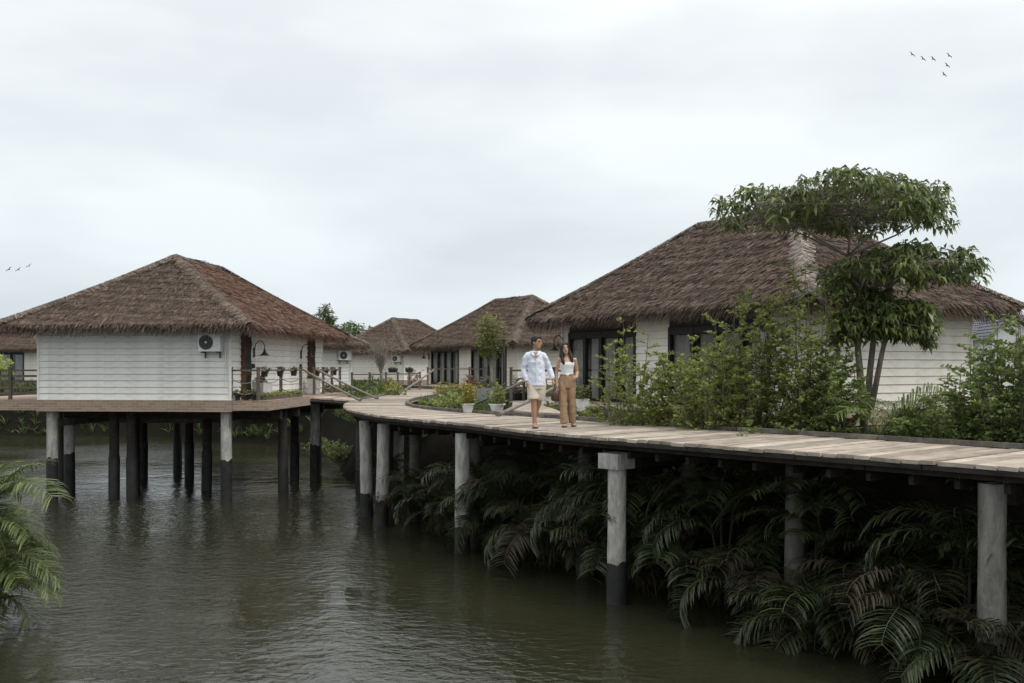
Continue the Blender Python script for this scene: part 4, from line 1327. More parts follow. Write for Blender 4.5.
# ground cover
def tufts(name, pts, label, mat='grass', hmin=0.12, hmax=0.35, blades=9, seed=5, wide=0.014):
    rng = np.random.default_rng(seed)
    pts = np.asarray(pts)
    n = len(pts)
    P = np.repeat(pts, blades, 0) + np.concatenate([rng.normal(0, 0.05, (n * blades, 2)), np.zeros((n * blades, 1))], 1)
    d = np.concatenate([rng.normal(0, 0.45, (n * blades, 2)), np.ones((n * blades, 1))], 1)
    lv = Leaves(seed)
    ln = rng.uniform(hmin, hmax, n * blades)
    lv.add(P, d, ln, np.full(n * blades, wide * 2), 0.5)
    o = link(name, lv.mesh(name, M[mat]))
    return tag(o, label, 'grass', kind='stuff')

def scatter_edge(t0, t1, d0, d1, n, seed):
    rr = random.Random(seed)
    out = []
    for k in range(n):
        t_ = rr.uniform(t0, t1)
        p, q = catmull(OUT, t_), catmull(INN, t_)
        c = q + (q - p).normalized() * rr.uniform(d0, d1)
        out.append((c.x, c.y))
    a = np.array(out)
    return np.concatenate([a, ground_z(a[:, 0], a[:, 1])[:, None]], 1)
tufts('grass', scatter_edge(1.6, 6.0, 0.05, 2.2, 3200, 4), 'grass and weeds along the garden side of the boardwalk')
rr = random.Random(8)
bed = [(rr.uniform(-8.6, -5.9), rr.uniform(38.5, 50)) for _ in range(900)] + [(rr.uniform(-3.0, 1.5), rr.uniform(29, 46)) for _ in range(1400)]
bed = np.array(bed)
bz = ground_z(bed[:, 0], bed[:, 1])
keep = bz > 1.5
tufts('grass', np.concatenate([bed, bz[:, None]], 1)[keep], 'grass in the garden beds beside the boardwalk bend', hmin=0.2, hmax=0.5, seed=9, wide=0.022)
# far bank weeds
fb = np.array([(rr.uniform(-45, -8), rr.uniform(50, 64)) for _ in range(2600)])
fz = ground_z(fb[:, 0], fb[:, 1])
kp = (fz > -0.02)
tufts('reeds', np.concatenate([fb, fz[:, None]], 1)[kp], 'tall weeds on the far bank under the stilt hut', hmin=0.3, hmax=0.8, seed=10, wide=0.03, blades=12)
# hanging roots and dry stalks at the waterline under the boardwalk
rt = []
for k in range(260):
    t_ = rr.uniform(1.9, 7.4)
    p, q = catmull(OUT, t_), catmull(INN, t_)
    c = p.lerp(q, rr.uniform(0.22, 0.5))
    rt.append((c.x, c.y, rr.uniform(0.0, 0.2)))
tufts('reeds', rt, 'thin dark stalks at the waterline below the boardwalk', 'leaf_dead', 0.2, 0.7, 4, 11, 0.006)

# shrubs round the bend and the far gardens
for i, (px, Y, hh, rad, mt, lab) in enumerate([
    (446, 44.5, 0.75, 0.9, 'leaf_yellow', 'low yellow green shrub before the far hut doors'),
    (476, 42.5, 0.85, 0.7, 'leaf_yellow', 'yellow green shrub beside the end of the boardwalk branch'),
    (368, 43.5, 0.9, 0.8, 'leaf_bush2', 'small dark shrub behind the ramp of the stilt hut'),
    (379, 47.5, 1.15, 0.7, 'leaf_bush2', 'round dark shrub at the foot of the bare tree'),
    (388, 46.5, 0.7, 0.5, 'leaf_yellow', 'little yellow shrub beside the bare tree'),
    (395, 42.0, 0.8, 0.55, 'leaf_bush', 'spiky green clump in the garden bed at the bend'),
    (430, 31.8, 0.5, 0.5, 'leaf_bush2', 'low green shrub inside the bend of the boardwalk'),
    (447, 30.2, 0.5, 0.5, 'leaf_bush', 'low green shrub in the bend close to the white pot'),
    (455, 36.0, 0.55, 0.6, 'leaf_bush', 'low green shrub in the bend before the yellow shrubs'),
    (559, 25.8, 0.55, 0.4, 'leaf_lime', 'small lime green plant between the man and the woman'),
    (587, 24.2, 0.55, 0.45, 'leaf_lime', 'pale green plant right of the woman'),
    (489, 50.0, 0.55, 0.5, 'leaf_lime', 'round lime green plant by the lamp post'),
    (413, 55.5, 1.5, 0.55, 'leaf_pink', 'pinkish flowering shrub left of the far hut doors'),
    (320, 42.5, 0.7, 0.8, 'leaf_bush2', 'dark shrub on the bank under the stilt hut ramp'),
    (338, 39.5, 0.8, 0.7, 'leaf_bush2', 'dark shrub on the bank left of the boardwalk bend'),
]):
    x, y, z = onland(px, Y)
    if z < 0.3: z = 0.3
    bush('garden_shrub', (x, y, z), 60 + i, hh, rad, lab, mt, stems=9, twigs=9, leaf=0.11, leaves_per=9, group='small garden shrubs')

def far_tree(px, Y, top, halfw, mat, label, seed, trunk_h=None, leaf=0.22, ncl=260, zb=2.6, dense=9, name='broadleaf_tree', openness=0.0, round_=1.0):
    rr = random.Random(seed)
    x = (px - 512) / FPX * Y
    root = thing(name, (x, Y, zb), 0, label, 'tree', 'trees behind the huts')
    H = CAM_Z + (HORIZON - top) / FPX * Y - zb
    hw = halfw / FPX * Y
    tr = MB()
    tr.tube([(0, 0, -0.3), (0.06, 0, H * 0.3), (-0.04, 0.03, H * 0.62), (0, 0, H * 0.9)], [0.05 * hw + 0.05, 0.04 * hw + 0.04, 0.03 * hw + 0.02, 0.01], 7)
    lv = Leaves(seed)
    z0 = (trunk_h if trunk_h else H * 0.4)
    cz, ch = (H + z0) / 2, (H - z0) / 2
    for c in range(ncl):
        a = rr.uniform(0, 6.283); u = rr.uniform(-1, 1); r_ = rr.random() ** 0.4
        lob = 0.8 + 0.2 * math.sin(3 * a + seed) + 0.12 * math.sin(5 * u * 3 + a * 2)
        s_ = math.sqrt(max(0, 1 - u * u)) * round_ + (1 - round_) * 0.6
        p = Vector((math.cos(a) * s_ * r_ * hw * lob, math.sin(a) * s_ * r_ * hw * lob, cz + u * r_ * ch * (0.9 + 0.12 * math.sin(a * 4))))
        if rr.random() < 0.25: tr.tube([(0, 0, max(0.3, p.z * 0.75)), p], [0.02, 0.005], 3, False)
        d = np.array([[rr.gauss(0, 1), rr.gauss(0, 1), rr.uniform(-0.3, 0.9)] for _ in range(dense)])
        ln = np.array([leaf * rr.uniform(0.6, 1.2) for _ in range(dense)])
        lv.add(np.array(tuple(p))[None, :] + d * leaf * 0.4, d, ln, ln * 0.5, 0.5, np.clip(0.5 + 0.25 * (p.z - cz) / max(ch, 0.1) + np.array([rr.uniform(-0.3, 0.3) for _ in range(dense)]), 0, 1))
    tr.build('trunk', M['bark'], root, True)
    tag(link('crown', lv.mesh('crown', M[mat]), root), kind='stuff')
    return root
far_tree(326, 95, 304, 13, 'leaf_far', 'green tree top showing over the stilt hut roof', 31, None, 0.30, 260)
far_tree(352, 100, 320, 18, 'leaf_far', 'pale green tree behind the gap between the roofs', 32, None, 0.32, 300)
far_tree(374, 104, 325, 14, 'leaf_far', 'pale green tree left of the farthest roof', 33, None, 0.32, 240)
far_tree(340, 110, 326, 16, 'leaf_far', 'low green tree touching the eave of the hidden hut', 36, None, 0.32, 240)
far_tree(490, 47, 310, 18, 'leaf_lime', 'small lime green tree before the far hut roof', 34, 1.55, 0.15, 240, name='young_tree', dense=10)
far_tree(-12, 46, 352, 30, 'leaf_bush', 'green tree at the left edge beyond the slatted railing', 35, 0.6, 0.16, 220)

# feathery bare tree
def bare_tree():
    Y = 48.0
    x = (381 - 512) / FPX * Y
    root = thing('bare_tree', (x, Y, gz(x, Y)), 0, 'feathery pale bare-twigged tree before the farthest hut', 'tree')
    rr = random.Random(3)
    tr = MB(); br = MB()
    tr.tube([(0, 0, -0.2), (0.03, 0, 0.8), (0, 0, 1.5)], [0.09, 0.075, 0.06], 8)
    tr.build('trunk', M['bark'], root, True)
    for k in range(46):
        a = rr.uniform(0, 6.28); sp = rr.uniform(0.1, 1.0)
        s_ = Vector((0, 0, rr.uniform(1.0, 1.5)))
        m = s_ + Vector((math.cos(a) * sp * 0.35, math.sin(a) * sp * 0.35, 0.7 * rr.uniform(0.7, 1.1)))
        e = m + Vector((math.cos(a) * sp * 0.95, math.sin(a) * sp * 0.95, rr.uniform(0.3, 1.1)))
        br.tube([s_, m, e], [0.02, 0.012, 0.003], 4, False)
        for j in range(7):
            q = m.lerp(e, rr.random())
            br.tube([q, q + Vector((rr.gauss(0, 0.16), rr.gauss(0, 0.16), rr.uniform(-0.1, 0.3)))], [0.006, 0.002], 3, False)
    br.build('twigs', M['bark'], root)
    lv = Leaves(4)
    n = 500
    a = RNG.uniform(0, 6.28, n); r_ = RNG.uniform(0.1, 1.1, n)
    lv.add(np.stack([np.cos(a) * r_, np.sin(a) * r_, 1.5 + r_ * 0.8 + RNG.normal(0, 0.3, n)], 1), RNG.normal(0, 1, (n, 3)), 0.10, 0.03, 0.8)
    tag(link('foliage', lv.mesh('foliage', M['leaf_dry']), root), kind='stuff')
bare_tree()

# ------------------------------------------------------------------ pots
def potted(loc, r, hgt, mat, label, plant='leaf_bush', ph=0.4, pr=0.25, seed=1, cat='potted plant', name='potted_plant', group='potted plants', square=False, stems=7, leaf=0.08):
    root = thing(name, loc, 0.3 * seed, label, cat, group)
    if square:
        mb_ = MB()
        v_ = []
        for s_, zz in ((0.85, 0), (1.0, hgt), (0.9, hgt), (0.86, hgt - 0.06)):
            v_ += [(x * r * s_, y * r * s_, zz) for x, y in ((-1, -1), (1, -1), (1, 1), (-1, 1))]
        ff = [(3, 2, 1, 0)]
        for k in range(3):
            for j in range(4): ff.append((k * 4 + j, k * 4 + (j + 1) % 4, k * 4 + 4 + (j + 1) % 4, k * 4 + 4 + j))
        mb_.add(v_, ff).build('pot', M[mat], root)
        MB().box((0, 0, hgt - 0.06), (r * 1.7, r * 1.7, 0.02)).build('soil', M['soil'], root)
    else:
        MB().lathe([(0.0, 0.004), (r * 0.68, 0), (r * 0.74, hgt * 0.3), (r * 0.92, hgt * 0.86), (r * 1.06, hgt * 0.86), (r * 1.08, hgt), (r * 0.95, hgt), (r * 0.9, hgt * 0.88)], 16).build('pot', M[mat], root, False)
        MB().lathe([(r * 0.9, hgt * 0.89), (0.0, hgt * 0.91)], 12).build('soil', M['soil'], root)
    if plant:
        st, lv = grow_bush(seed * 7 + 3, ph, pr, stems=stems, twigs=7, leaf=leaf, leaves_per=8, lowskip=0.15)
        st.build('stems', M['twig'], root, loc=(0, 0, hgt * 0.9))
        tag(link('foliage', lv.mesh('foliage', M[plant]), root, (0, 0, hgt * 0.9)), kind='stuff')
    return root
def deckpt(px, py): return W(px, py, DECK_Z + 0.01)
potted(deckpt(468, 412.6), 0.17, 0.24, 'pot_white', 'small white pot with yellow orange plant on the boardwalk', 'leaf_yellow', 0.65, 0.32, 2, stems=9)
potted(deckpt(497, 413.6), 0.20, 0.25, 'pot_white', 'white pot with green plant left of the man', 'leaf_lime', 0.55, 0.30, 3, stems=9)
potted(FP(485, 33.5, 2.75), 0.36, 0.55, 'pot_grey', 'broad grey square planter behind the two white pots', 'leaf_dry', 0.5, 0.4, 4, square=True)
potted(FP(548, 26.6, 2.72), 0.17, 0.5, 'pot_white', 'tall white pot seen between the man and the woman', 'leaf_bush2', 0.4, 0.25, 5, square=True)
potted(FP(581, 25.2, 2.72), 0.17, 0.48, 'pot_white', 'tall white pot right of the woman trousers', 'leaf_lime', 0.5, 0.28, 6, square=True)
potted(FP(518, 30.0, 2.72), 0.28, 0.5, 'pot_black', 'dark planter with dry brown plant behind the man', 'leaf_dry', 0.55, 0.4, 7, square=True)
potted(L3(-4.2, -2.6, 0.0), 0.28, 0.30, 'pot_red', 'red bowl planter on the far hut terrace', 'leaf_pink', 0.35, 0.3, 8)
potted(L1(3.35, -3.3, 0.0), 0.22, 0.5, 'pot_white', 'pale square planter on the stilt hut terrace behind the ropes', 'leaf_bush2', 0.3, 0.2, 9, square=True)
potted(L1(3.3, 2.4, 0.0), 0.2, 0.55, 'pot_white', 'tall white planter beyond the stilt hut ramp', 'leaf_bush2', 0.3, 0.2, 10, square=True)
potted(FP(392, 43.5, 2.78), 0.16, 0.3, 'pot_white', 'tilted pale pot in the garden bed at the bend', 'leaf_yellow', 0.35, 0.3, 11, square=True)
for k, (x, lab) in enumerate([(3.0, 'first'), (3.25, 'second'), (3.5, 'third')]):
    potted(L1(x + 0.06, -4.60, 0.0), 0.10, 0.17, 'pot_black', ['small black pot at the stilt hut corner, nearest the wall', 'middle small black pot in the row on the terrace front', 'small black pot at the terrace front, nearest the outer corner post'][k], 'leaf_bush2', 0.16, 0.12, 12 + k, stems=5, leaf=0.06, group='small black pots on the terrace')
for k, (y, lab) in enumerate([(-4.05, 'black pot hung on the roped railing, nearest the corner post'), (-2.6, 'black pot hung on the roped railing, middle one'), (-1.2, 'black pot hung on the roped railing, nearest the ramp')]):
    potted(L1(3.68, y, 0.68), 0.12, 0.20, 'pot_black', lab, 'leaf_bush2', 0.12, 0.12, 20 + k, stems=4, leaf=0.06, group='black pots hung on the railing')
for k, c in enumerate(c2[:3]):
    potted(c + Vector((0, 0.45, 0.66)), 0.12, 0.20, 'pot_black', ['dark pot hung beyond the ramp, nearest one', 'dark pot hung beyond the ramp, middle one', 'dark pot hung beyond the ramp, farthest one'][k], 'leaf_bush2', 0.12, 0.12, 30 + k, stems=4, leaf=0.06, group='dark pots beyond the ramp')
for k, (px, Y) in enumerate([(393, 50.2), (409, 51.6)]):
    potted(FP(px, Y, 3.72), 0.2, 0.22, 'pot_black', ['dark box planter on the garden fence, left one', 'dark box planter on the garden fence, right one'][k], 'leaf_bush2', 0.1, 0.15, 36 + k, square=True, stems=3, leaf=0.06, group='box planters on the garden fence')
# planter trough along the terrace edge
tg = thing('planter_trough', L1(3.72, -2.5, -0.01), R(D1), 'low trough of mossy green plants along the stilt hut terrace edge', 'planter')
MB().box((0, 0, 0.06), (0.2, 3.6, 0.12)).build('trough', M['rail_wood'], tg)
st, lv = MB(), Leaves(44)
n = 900
lv.add(np.stack([RNG.uniform(-0.12, 0.14, n), RNG.uniform(-1.8, 1.8, n), RNG.uniform(0.08, 0.16, n)], 1), np.stack([RNG.normal(0, 0.6, n), RNG.normal(0, 0.6, n), np.ones(n) * 0.8], 1), 0.11, 0.04, 0.8)
tag(link('foliage', lv.mesh('foliage', M['leaf_bush']), tg), kind='stuff')

# lamp post and terrace table
lp = thing('lamp_post', FP(504, 44.0, 2.6), 0, 'slim dark garden lamp post before the far hut', 'lamp post')
MB().tube([(0, 0, -0.2), (0, 0, 2.55)], 0.05, 8).build('pole', M['lamp_metal'], lp)
MB().box((-0.10, 0, 2.58), (0.36, 0.14, 0.07)).build('lamp_head', M['lamp_metal'], lp)
tb = thing('terrace_table', L2(-3.75, 4.35, 0), R(D2), 'pale slatted table on the terrace behind the man', 'table')
for k in range(5): MB().box((0, -0.6 + k * 0.3, 0.62), (0.75, 0.27, 0.035)).build('slat', M['plank'], tb)
for sx in (-0.3, 0.3):
    for sy in (-0.6, 0.6): MB().box((sx, sy, 0.30), (0.06, 0.06, 0.60)).build('leg', M['rail_wood'], tb)
bn = thing('terrace_bench', L2(-4.0, 3.3, 0), R(D2), 'dark wooden bench on the terrace behind the couple', 'bench')
for k in range(4): MB().box((-0.18 + k * 0.12, 0, 0.42), (0.10, 1.3, 0.035)).build('slat', M['rail_wood'], bn)
for sy in (-0.55, 0.55): MB().box((0, sy, 0.2), (0.42, 0.07, 0.4)).build('leg', M['rail_wood'], bn)

# ------------------------------------------------------------------ white house behind the dense shrub
M['house_white'] = plain('house_plaster', (0.70, 0.70, 0.70), 0.7)
M['roof_grey'] = noise_mat('roof_tiles_grey', (0.10, 0.10, 0.12), (0.17, 0.17, 0.20), 3, 0.7, 0.4, 20)
def white_house():
    Y = 60.0
    X0 = (994 - 512) / FPX * Y
    root = thing('white_house', (X0, Y, 2.6), R(-8), 'small white house with grey tiled gable roof at the right edge', 'house')
    # wing with its gable to the camera, main body behind
    gw, ghh, hz = 1.1, 3.25, 4.35
    MB().add([(-gw, -3, 0), (gw, -3, 0), (gw, -3, ghh), (0, -3, hz), (-gw, -3, ghh), (-gw, 4, 0), (gw, 4, 0), (gw, 4, ghh), (0, 4, hz), (-gw, 4, ghh)],
             [(0, 1, 2, 3, 4), (9, 8, 7, 6, 5), (0, 4, 9, 5), (1, 6, 7, 2)]).build('wall', M['house_white'], root)
    MB().box((3.8, 2.4, 1.6), (15, 4.6, 3.2)).build('wall', M['house_white'], root)
    def roof_plane(a, b_, c, d, nrows):
        r_ = MB().add([a, b_, c, d], [(0, 1, 2, 3)])
        ro = r_.build('roof', M['roof_grey'], root)
        a, b_, c, d = [Vector(q) for q in (a, b_, c, d)]
        n_ = (b_ - a).cross(d - a).normalized()
        if n_.z < 0: n_ = -n_
        for k in range(nrows):
            f0, f1 = k / nrows, (k + 1.12) / nrows
            q = [a.lerp(d, f0) + n_ * 0.05, b_.lerp(c, f0) + n_ * 0.05, b_.lerp(c, min(1, f1)) + n_ * 0.012, a.lerp(d, min(1, f1)) + n_ * 0.012]
            MB().add(q, [(0, 1, 2, 3)]).build('tile_course', M['roof_grey'], ro)
    ov = 0.35
    sl = (hz - ghh) / gw
    for s_ in (-1, 1):
        roof_plane((s_ * (gw + ov), -3.4, ghh - sl * ov + 0.06), (s_ * (gw + ov), 4, ghh - sl * ov + 0.06), (0, 4, hz + 0.06), (0, -3.4, hz + 0.06), 7)
    roof_plane((-4.2, -0.5, 3.15), (12, -0.5, 3.15), (12, 2.4, 4.65), (-4.2, 2.4, 4.65), 10)
    w_ = MB().box((-0.55, -3.02, 1.9), (0.4, 0.06, 1.3)).build('window', M['room'], root)
    MB().box((-0.55, -3.06, 1.2), (0.5, 0.08, 0.08)).build('sill', M['house_white'], w_)
    w_ = MB().box((0.45, -3.02, 1.9), (0.6, 0.06, 1.3)).build('window', M['room'], root)
    MB().box((0.45, -3.06, 1.2), (0.7, 0.08, 0.08)).build('sill', M['house_white'], w_)
white_house()

# ------------------------------------------------------------------ people
M['skin_m'] = noise_mat('skin', (0.36, 0.205, 0.135), (0.44, 0.255, 0.17), 6, 0.5, spec=0.3)
M['skin_w'] = noise_mat('skin_light', (0.44, 0.27, 0.19), (0.52, 0.33, 0.24), 6, 0.5, spec=0.3)
M['hair'] = noise_mat('dark_hair', (0.012, 0.009, 0.008), (0.03, 0.022, 0.018), 12, 0.45, 0.4, 60, (1, 1, 0.2))
M['shirt'] = noise_mat('shirt_cotton', (0.60, 0.63, 0.74), (0.72, 0.745, 0.83), 8, 0.85, 0.3, 40)
M['shorts'] = noise_mat('shorts_cotton', (0.48, 0.43, 0.35), (0.60, 0.54, 0.45), 8, 0.85, 0.3, 40)
M['top'] = noise_mat('bandeau_cotton', (0.66, 0.68, 0.68), (0.78, 0.79, 0.78), 8, 0.85, 0.3, 40)
M['trousers'] = noise_mat('trouser_linen', (0.26, 0.17, 0.105), (0.36, 0.245, 0.155), 6, 0.85, 0.4, 30, (1, 1, 0.4))
M['leather'] = plain('leather', (0.075, 0.032, 0.024), 0.5)
M['sandal'] = plain('sandal', (0.13, 0.075, 0.05), 0.6)
M['eye'] = plain('eye', (0.02, 0.014, 0.01), 0.3)
M['lip'] = plain('lip', (0.33, 0.12, 0.10), 0.5)

def cloth_tex():
    t_ = bpy.data.textures.new('folds', 'CLOUDS')
    t_.noise_scale = 0.10
    return t_
FOLDS = cloth_tex()

def fleshed(mb_, name, mat, parent, voxel=0.010, folds=0.0, smooth=4):
    o = mb_.build(name, mat, parent)
    m = o.modifiers.new('skin', 'REMESH'); m.mode = 'VOXEL'; m.voxel_size = voxel; m.use_smooth_shade = True
    if smooth:
        s_ = o.modifiers.new('smooth', 'SMOOTH'); s_.factor = 0.5; s_.iterations = smooth
    if folds:
        d = o.modifiers.new('folds', 'DISPLACE'); d.texture = FOLDS; d.strength = folds; d.mid_level = 0.5
    return o

def xf(mb_, Mx):
    mb_.v = [tuple(Mx @ Vector(p)) for p in mb_.v]
    return mb_

def head_mb():
    m = MB()
    rows = [(-0.122, 0.016, 0.016, -0.062), (-0.112, 0.034, 0.036, -0.055), (-0.085, 0.052, 0.062, -0.034), (-0.045, 0.064, 0.082, -0.016), (0.0, 0.071, 0.092, 0.0), (0.045, 0.075, 0.098, 0.006), (0.08, 0.066, 0.088, 0.010), (0.105, 0.044, 0.06, 0.012), (0.118, 0.018, 0.025, 0.012)]
    m.tube([(0, y, z) for z, _, _, y in rows], [(a, b_) for _, a, b_, _ in rows], 16)
    m.tube([(0, -0.088, 0.02), (0, -0.105, -0.012), (0, -0.112, -0.03), (0, -0.09, -0.04)], [0.010, 0.013, 0.017, 0.010], 8)
    for s_ in (-1, 1):
        m.tube([(s_ * 0.072, 0.012, 0.02), (s_ * 0.082, 0.018, 0.0), (s_ * 0.072, 0.010, -0.03)], [0.013, 0.018, 0.010], 6)
        m.tube([(s_ * 0.012, -0.089, 0.028), (s_ * 0.035, -0.088, 0.034), (s_ * 0.055, -0.070, 0.026)], 0.011, 6)
    m.tube([(-0.022, -0.086, -0.062), (0, -0.096, -0.060), (0.022, -0.086, -0.062)], [0.008, 0.012, 0.008], 6)
    return m

def hand(m, wrist, d, across, s=1.0, curl=0.5, front=None):
    """palm and five bent fingers; d points to the fingertips, across points to the thumb side"""
    d = Vector(d).normalized()
    across = (Vector(across) - d * Vector(across).dot(d)).normalized()
    nv = d.cross(across)
    if front is not None and nv.dot(Vector(front)) < 0: nv = -nv
    w_ = Vector(wrist)
    m.tube([w_, w_ + d * 0.03 * s, w_ + d * 0.085 * s], [(0.024 * s, 0.020 * s), (0.030 * s, 0.020 * s), (0.036 * s, 0.016 * s)], 10)
    m.tube([w_ + d * 0.05 * s - across * 0.025 * s, w_ + d * 0.05 * s + across * 0.025 * s], 0.016 * s, 8)
    for k, ln in enumerate((0.066, 0.075, 0.070, 0.055)):
        b_ = w_ + d * 0.082 * s + across * (0.029 - 0.0195 * k) * s
        a1 = b_ + (d + nv * curl * 0.4).normalized() * ln * 0.45 * s
        a2 = a1 + (d + nv * curl * 1.1).normalized() * ln * 0.32 * s
        a3 = a2 + (d + nv * curl * 2.2).normalized() * ln * 0.25 * s
        m.tube([b_ - d * 0.02, b_, a1, a2, a3], [0.009 * s, 0.009 * s, 0.0085 * s, 0.008 * s, 0.0065 * s], 7)
    t0 = w_ + d * 0.03 * s + across * 0.022 * s
    t1 = t0 + (d * 0.6 + across * 0.7 + nv * 0.3).normalized() * 0.038 * s
    t2 = t1 + (d * 0.9 + across * 0.25 + nv * 0.4).normalized() * 0.032 * s
    m.tube([t0 - across * 0.01, t0, t1, t2], [0.012 * s, 0.013 * s, 0.010 * s, 0.008 * s], 7)

def foot(m, ankle, toe):
    ankle, toe = Vector(ankle), Vector(toe)
    heel = ankle + (ankle - toe) * 0.28
    heel.z = toe.z + 0.005 + max(0, (ankle.z - 0.085) * 0.5)
    m.tube([heel, heel.lerp(toe, 0.35) + Vector((0, 0, 0.02)), heel.lerp(toe, 0.75), toe], [(0.030, 0.032), (0.034, 0.036), (0.044, 0.024), (0.036, 0.014)], 10)
    m.tube([ankle, ankle.lerp(heel, 0.6) + Vector((0, 0, 0.01))], [0.036, 0.036], 8)

def face_bits(root, Mx):
    for s_ in (-1, 1):
        xf(MB().tube([(s_ * 0.022, -0.094, 0.008), (s_ * 0.032, -0.0945, 0.012), (s_ * 0.044, -0.084, 0.008)], [0.003, 0.007, 0.003], 6), Mx).build('eye', M['eye'], root)
        xf(MB().tube([(s_ * 0.014, -0.101, 0.033), (s_ * 0.035, -0.100, 0.041), (s_ * 0.056, -0.080, 0.034)], [0.003, 0.0055, 0.003], 6), Mx).build('eyebrow', M['hair'], root)
    xf(MB().tube([(-0.024, -0.090, -0.060), (0, -0.106, -0.058), (0.024, -0.090, -0.060)], [0.002, 0.007, 0.002], 6), Mx).build('mouth', M['lip'], root)

def man():
    root = thing('person', W(535.5, 427.3, DECK_Z + 0.012), 0, 'man in pale blue shirt and beige shorts walking on the boardwalk', 'person')
    Mh = Matrix.Translation((0.02, -0.015, 1.635)) @ Matrix.Rotation(R(58), 4, 'Z') @ Matrix.Rotation(R(-4), 4, 'X')
    b_ = MB()
    hm = xf(head_mb(), Mh)
    b_.add(hm.v, hm.f)
    b_.tube([(0.01, 0.02, 1.42), (0.01, 0.012, 1.50), (0.02, 0.0, 1.58)], [0.066, 0.056, 0.056], 12)
    b_.tube([(0.02, 0, 0.86), (0.02, 0, 1.0), (0.01, 0, 1.15), (0, 0, 1.32), (0, 0.01, 1.42)], [(0.14, 0.095), (0.13, 0.09), (0.125, 0.085), (0.125, 0.085), (0.075, 0.055)], 16)
    for sh, el, wr, hd in (((-0.185, 0.0, 1.41), (-0.225, 0.03, 1.13), (-0.165, -0.05, 0.875), -1), ((0.185, 0, 1.41), (0.26, 0.05, 1.15), (0.335, -0.01, 0.92), 1)):
        b_.tube([(sh[0] * 0.4, sh[1], sh[2] + 0.01), (sh[0] * 0.85, sh[1], sh[2] - 0.03), tuple((Vector(sh) + Vector(el)) / 2), el, tuple((Vector(el) + Vector(wr)) / 2), wr], [0.028, 0.034, 0.036, 0.034, 0.032, 0.026], 10)
        hand(b_, wr, Vector(wr) - Vector(el) + Vector((0, -0.03, -0.12)), (0, -1, 0), 1.0, 0.5, (-hd, 0, 0))
    # front leg carries the weight, the other swings back
    b_.tube([(-0.06, 0, 0.90), (-0.055, -0.03, 0.72), (-0.035, -0.06, 0.50), (-0.03, -0.035, 0.33), (-0.022, -0.01, 0.085)], [0.088, 0.078, 0.055, 0.055, 0.036], 12)
    foot(b_, (-0.022, -0.01, 0.085), (0.012, -0.19, 0.022))
    b_.tube([(0.10, 0, 0.90), (0.09, 0.02, 0.72), (0.075, 0.06, 0.52), (0.045, 0.22, 0.40), (0.01, 0.42, 0.22)], [0.088, 0.078, 0.055, 0.055, 0.036], 12)
    foot(b_, (0.01, 0.42, 0.22), (0.0, 0.36, 0.035))
    fleshed(b_, 'body', M['skin_m'], root, 0.0075, 0, 3)
    face_bits(root, Mh)
    hr = MB()
    hr.tube([(0, 0.035, -0.03), (0, 0.03, 0.02), (0, 0.018, 0.06), (0, 0.008, 0.10), (0, 0.0, 0.132), (0, 0.0, 0.146)], [(0.072, 0.07), (0.082, 0.088), (0.085, 0.106), (0.076, 0.104), (0.052, 0.072), (0.015, 0.02)], 16)
    hr.tube([(-0.045, -0.072, 0.092), (0.0, -0.080, 0.105), (0.045, -0.070, 0.098)], [0.016, 0.02, 0.018], 8)
    xf(hr, Mh)
    fleshed(hr, 'hair', M['hair'], root, 0.008, 0.018, 1)
    sh_ = MB()
    sh_.tube([(0.02, -0.005, 0.80), (0.02, 0, 0.95), (0.015, 0, 1.10), (0.005, 0, 1.26), (0, 0.0, 1.37), (0.003, 0.012, 1.44), (0.005, 0.02, 1.475)], [(0.185, 0.135), (0.178, 0.128), (0.168, 0.122), (0.172, 0.122), (0.150, 0.105), (0.095, 0.08), (0.066, 0.064)], 20)
    for sh, el, wr in (((-0.17, 0.0, 1.405), (-0.235, 0.03, 1.13), (-0.175, -0.045, 0.89)), ((0.17, 0, 1.405), (0.265, 0.05, 1.15), (0.335, -0.008, 0.935))):
        sh_.tube([(sh[0] * 0.30, sh[1] + 0.012, sh[2] + 0.045), (sh[0] * 0.88, sh[1], sh[2] - 0.012), (sh[0] * 1.05, sh[1], sh[2] - 0.05), tuple((Vector(sh) + Vector(el)) / 2), el, tuple((Vector(el) + Vector(wr)) / 2), wr], [0.045, 0.060, 0.064, 0.060, 0.055, 0.052, 0.042], 12)
    fleshed(sh_, 'shirt', M['shirt'], root, 0.010, 0.030, 2)
    co = MB()
    for s_ in (-1, 1):
        co.add([(s_ * 0.012, -0.125, 1.385), (s_ * 0.055, -0.085, 1.475), (s_ * 0.085, -0.02, 1.49), (s_ * 0.105, -0.055, 1.43), (s_ * 0.065, -0.128, 1.40)], [(0, 1, 2, 3, 4)])
        co.add([(s_ * 0.012, -0.119, 1.385), (s_ * 0.055, -0.079, 1.475), (s_ * 0.085, -0.014, 1.49), (s_ * 0.105, -0.049, 1.43), (s_ * 0.065, -0.122, 1.40)], [(4, 3, 2, 1, 0)])
    co.build('collar', M['shirt'], root)
    ch = MB().add([(-0.008, -0.128, 1.31), (0.014, -0.128, 1.31), (0.05, -0.095, 1.455), (-0.045, -0.095, 1.455)], [(0, 1, 2, 3)]).build('open_neck', M['skin_m'], root)
    pk = MB().tube([(0.012, -0.146, 1.33), (0.016, -0.148, 1.15), (0.02, -0.152, 0.98), (0.022, -0.158, 0.82)], [(0.012, 0.004)] * 4, 6)
    pk.build('button_band', M['shirt'], root)
    s2 = MB()
    s2.tube([(0.02, 0, 0.74), (0.02, 0, 0.92), (0.02, 0, 1.0)], [(0.18, 0.125), (0.185, 0.125), (0.165, 0.115)], 18)
